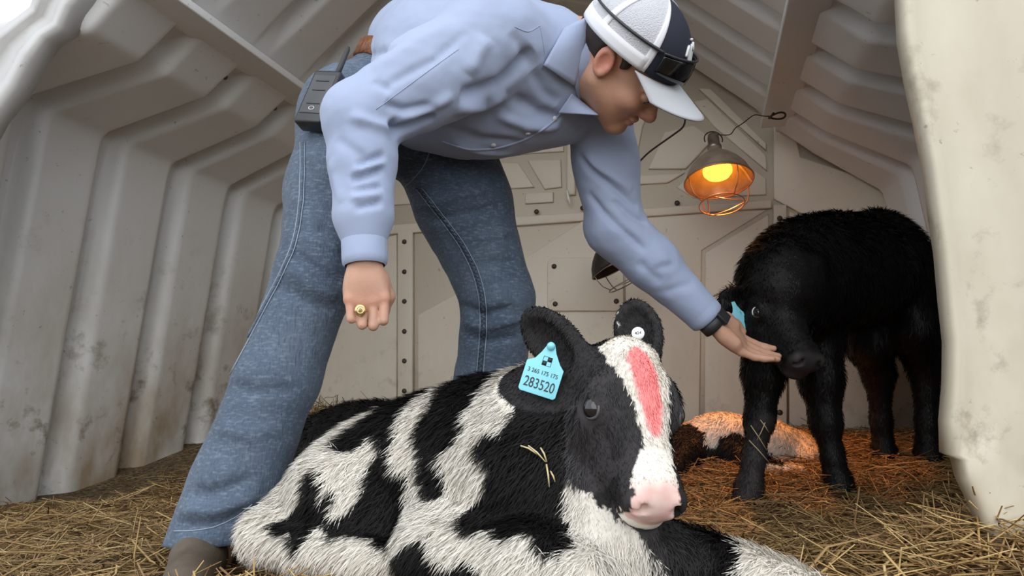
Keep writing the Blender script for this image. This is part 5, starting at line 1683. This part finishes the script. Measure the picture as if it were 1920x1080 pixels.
po.rotation_euler = Vector(-ax1).to_track_quat('Z', 'Y').to_euler()
lc2 = P(1150, 497, 2.70)
heat_lamp(lc2, V(0.42, -0.10, -0.86), 0.090, False, 'unlit dark heat lamp half hidden behind the outstretched blue sleeve', 'heat lamps', M['dark_steel'], M['steel'])

# wire and snap hook that hold the lit lamp from the flange
hk = P(1448, 218, 2.50)
pts = [lc - ax1 * 0.180, P(1370, 254, 2.50), P(1378, 240, 2.50), P(1392, 232, 2.50), P(1414, 214, 2.50), P(1432, 218, 2.50), hk]
pts = np.array(pts); t = np.linspace(0, len(pts) - 1, 40)
pts = smooth_poly(np.stack([np.interp(t, range(len(pts)), pts[:, i]) for i in range(3)], 1), 4)
wr = add('hanging_wire', mesh_np('hanging_wire', *tube(pts, 0.0018, 6)), M['dark_steel'], loc=pts[0]); tag(wr, 'thin bent wire from the lit lamp up to the snap hook', 'wire')
sn = empty('snap_hook', hk); tag(sn, 'dark metal snap hook on the right roof flange', 'hook')
hp = []
for x in np.linspace(0, 2 * math.pi, 30, endpoint=False):
    e_ = math.cos(x)
    hp.append(hk + V(0.022, 0.004, 0.003) + V(0.026 * e_, 0.002, 0.004 * e_ + 0.011 * math.sin(x) * (1.0 - 0.35 * -e_)))
add('hook_ring', mesh_np('hook_ring', *tube(hp, 0.0036, 8, closed=True)), M['dark_steel'], sn)
add('gate', mesh_np('gate', *tube([hk + V(-0.012, 0, -0.008), hk + V(-0.002, 0.0, 0.002), hk + V(0.006, 0, 0.012)], 0.0042, 8)), M['dark_steel'], sn)
pts = np.array([P(1185, 318, 2.75), P(1215, 286, 2.7), P(1255, 258, 2.62), P(1286, 236, 2.55), P(1282, 190, 2.52), P(1262, 110, 2.5), P(1240, 20, 2.5)]); 
t = np.linspace(0, len(pts) - 1, 40); pts = smooth_poly(np.stack([np.interp(t, range(len(pts)), pts[:, i]) for i in range(3)], 1), 4)
cd = add('power_cord', mesh_np('power_cord', *tube(pts, 0.0035, 6)), M['dark_rubber'], loc=pts[0]); tag(cd, 'dark power cord slung behind the cap to the lamp', 'cord')

# stray stalks on the calves
def stalks(name, lst, label, width=0.0012):
    for i, (x0, y0, x1, y1, tree, lb) in enumerate(lst):
        pa, na = hit(tree, x0, y0); pb, nb_ = hit(tree, x1, y1)
        if pa is None or pb is None: continue
        pa = pa + na * 0.010; pb = pb + nb_ * 0.012
        pm = (pa + pb) / 2 + (na + nb_) * 0.003
        co_, f_ = tube([pa, pm, pb], [width, width, width * 0.7], 5)
        o = add(name, mesh_np(name, co_, f_, smooth=False, colors=np.tile(V(0.62, 0.50, 0.27), (len(co_), 1))), M['straw'], loc=pa)
        tag(o, lb, 'straw', 'stalks stuck to the spotted calf')
stalks('straw_stalk', [(978, 842, 1008, 858, T1, 'upper pale stalk stuck to the spotted calf\'s black neck'), (992, 842, 1020, 868, T1, 'second pale stalk crossing on the spotted calf\'s black neck'), (1014, 846, 1022, 868, T1, 'short curled stalk on the spotted calf\'s black neck'),
                       (1022, 872, 1030, 912, T1, 'yellow stalk hanging lowest on the spotted calf\'s neck'), (1030, 885, 1040, 905, T1, 'short yellow stalk beside the lowest one on the neck'),
                       (1003, 744, 1008, 728, T1, 'two yellow stalk ends poking out under the blue ear tag')], '')

TK2 = [(1405, 800, 1442, 830), (1412, 796, 1430, 845), (1432, 790, 1418, 826), (1404, 812, 1448, 812), (1410, 826, 1432, 864), (1438, 808, 1444, 850), (1426, 786, 1436, 806)]
TKL = ['dry stalk slanting down right through the tuft on the black calf leg', 'steep dry stalk in the middle of the tuft on the black calf leg', 'dry stalk leaning left in the tuft on the black calf leg', 'level dry stalk lying across the tuft on the black calf leg', 'lowest dry stalk below the tuft on the black calf leg', 'upright dry stalk at the right of the tuft on the black leg', 'short topmost stalk of the tuft on the black calf leg']
for i, (x0, y0, x1, y1) in enumerate(TK2):
    pa, na = hit(T2, x0, y0); pb, nb_ = hit(T2, x1, y1)
    if pa is None or pb is None: continue
    pa = pa + na * 0.016; pb = pb + nb_ * 0.016
    co_, f_ = tube([pa, (pa + pb) / 2 + V(0, -0.004, 0), pb], [0.0014, 0.0014, 0.0009], 5)
    o = add('straw_stalk', mesh_np('straw_stalk', co_, f_, smooth=False, colors=np.tile(V(0.50, 0.40, 0.22), (len(co_), 1))), M['straw'], loc=pa)
    tag(o, TKL[i], 'straw', 'stalks stuck to the black calf leg')
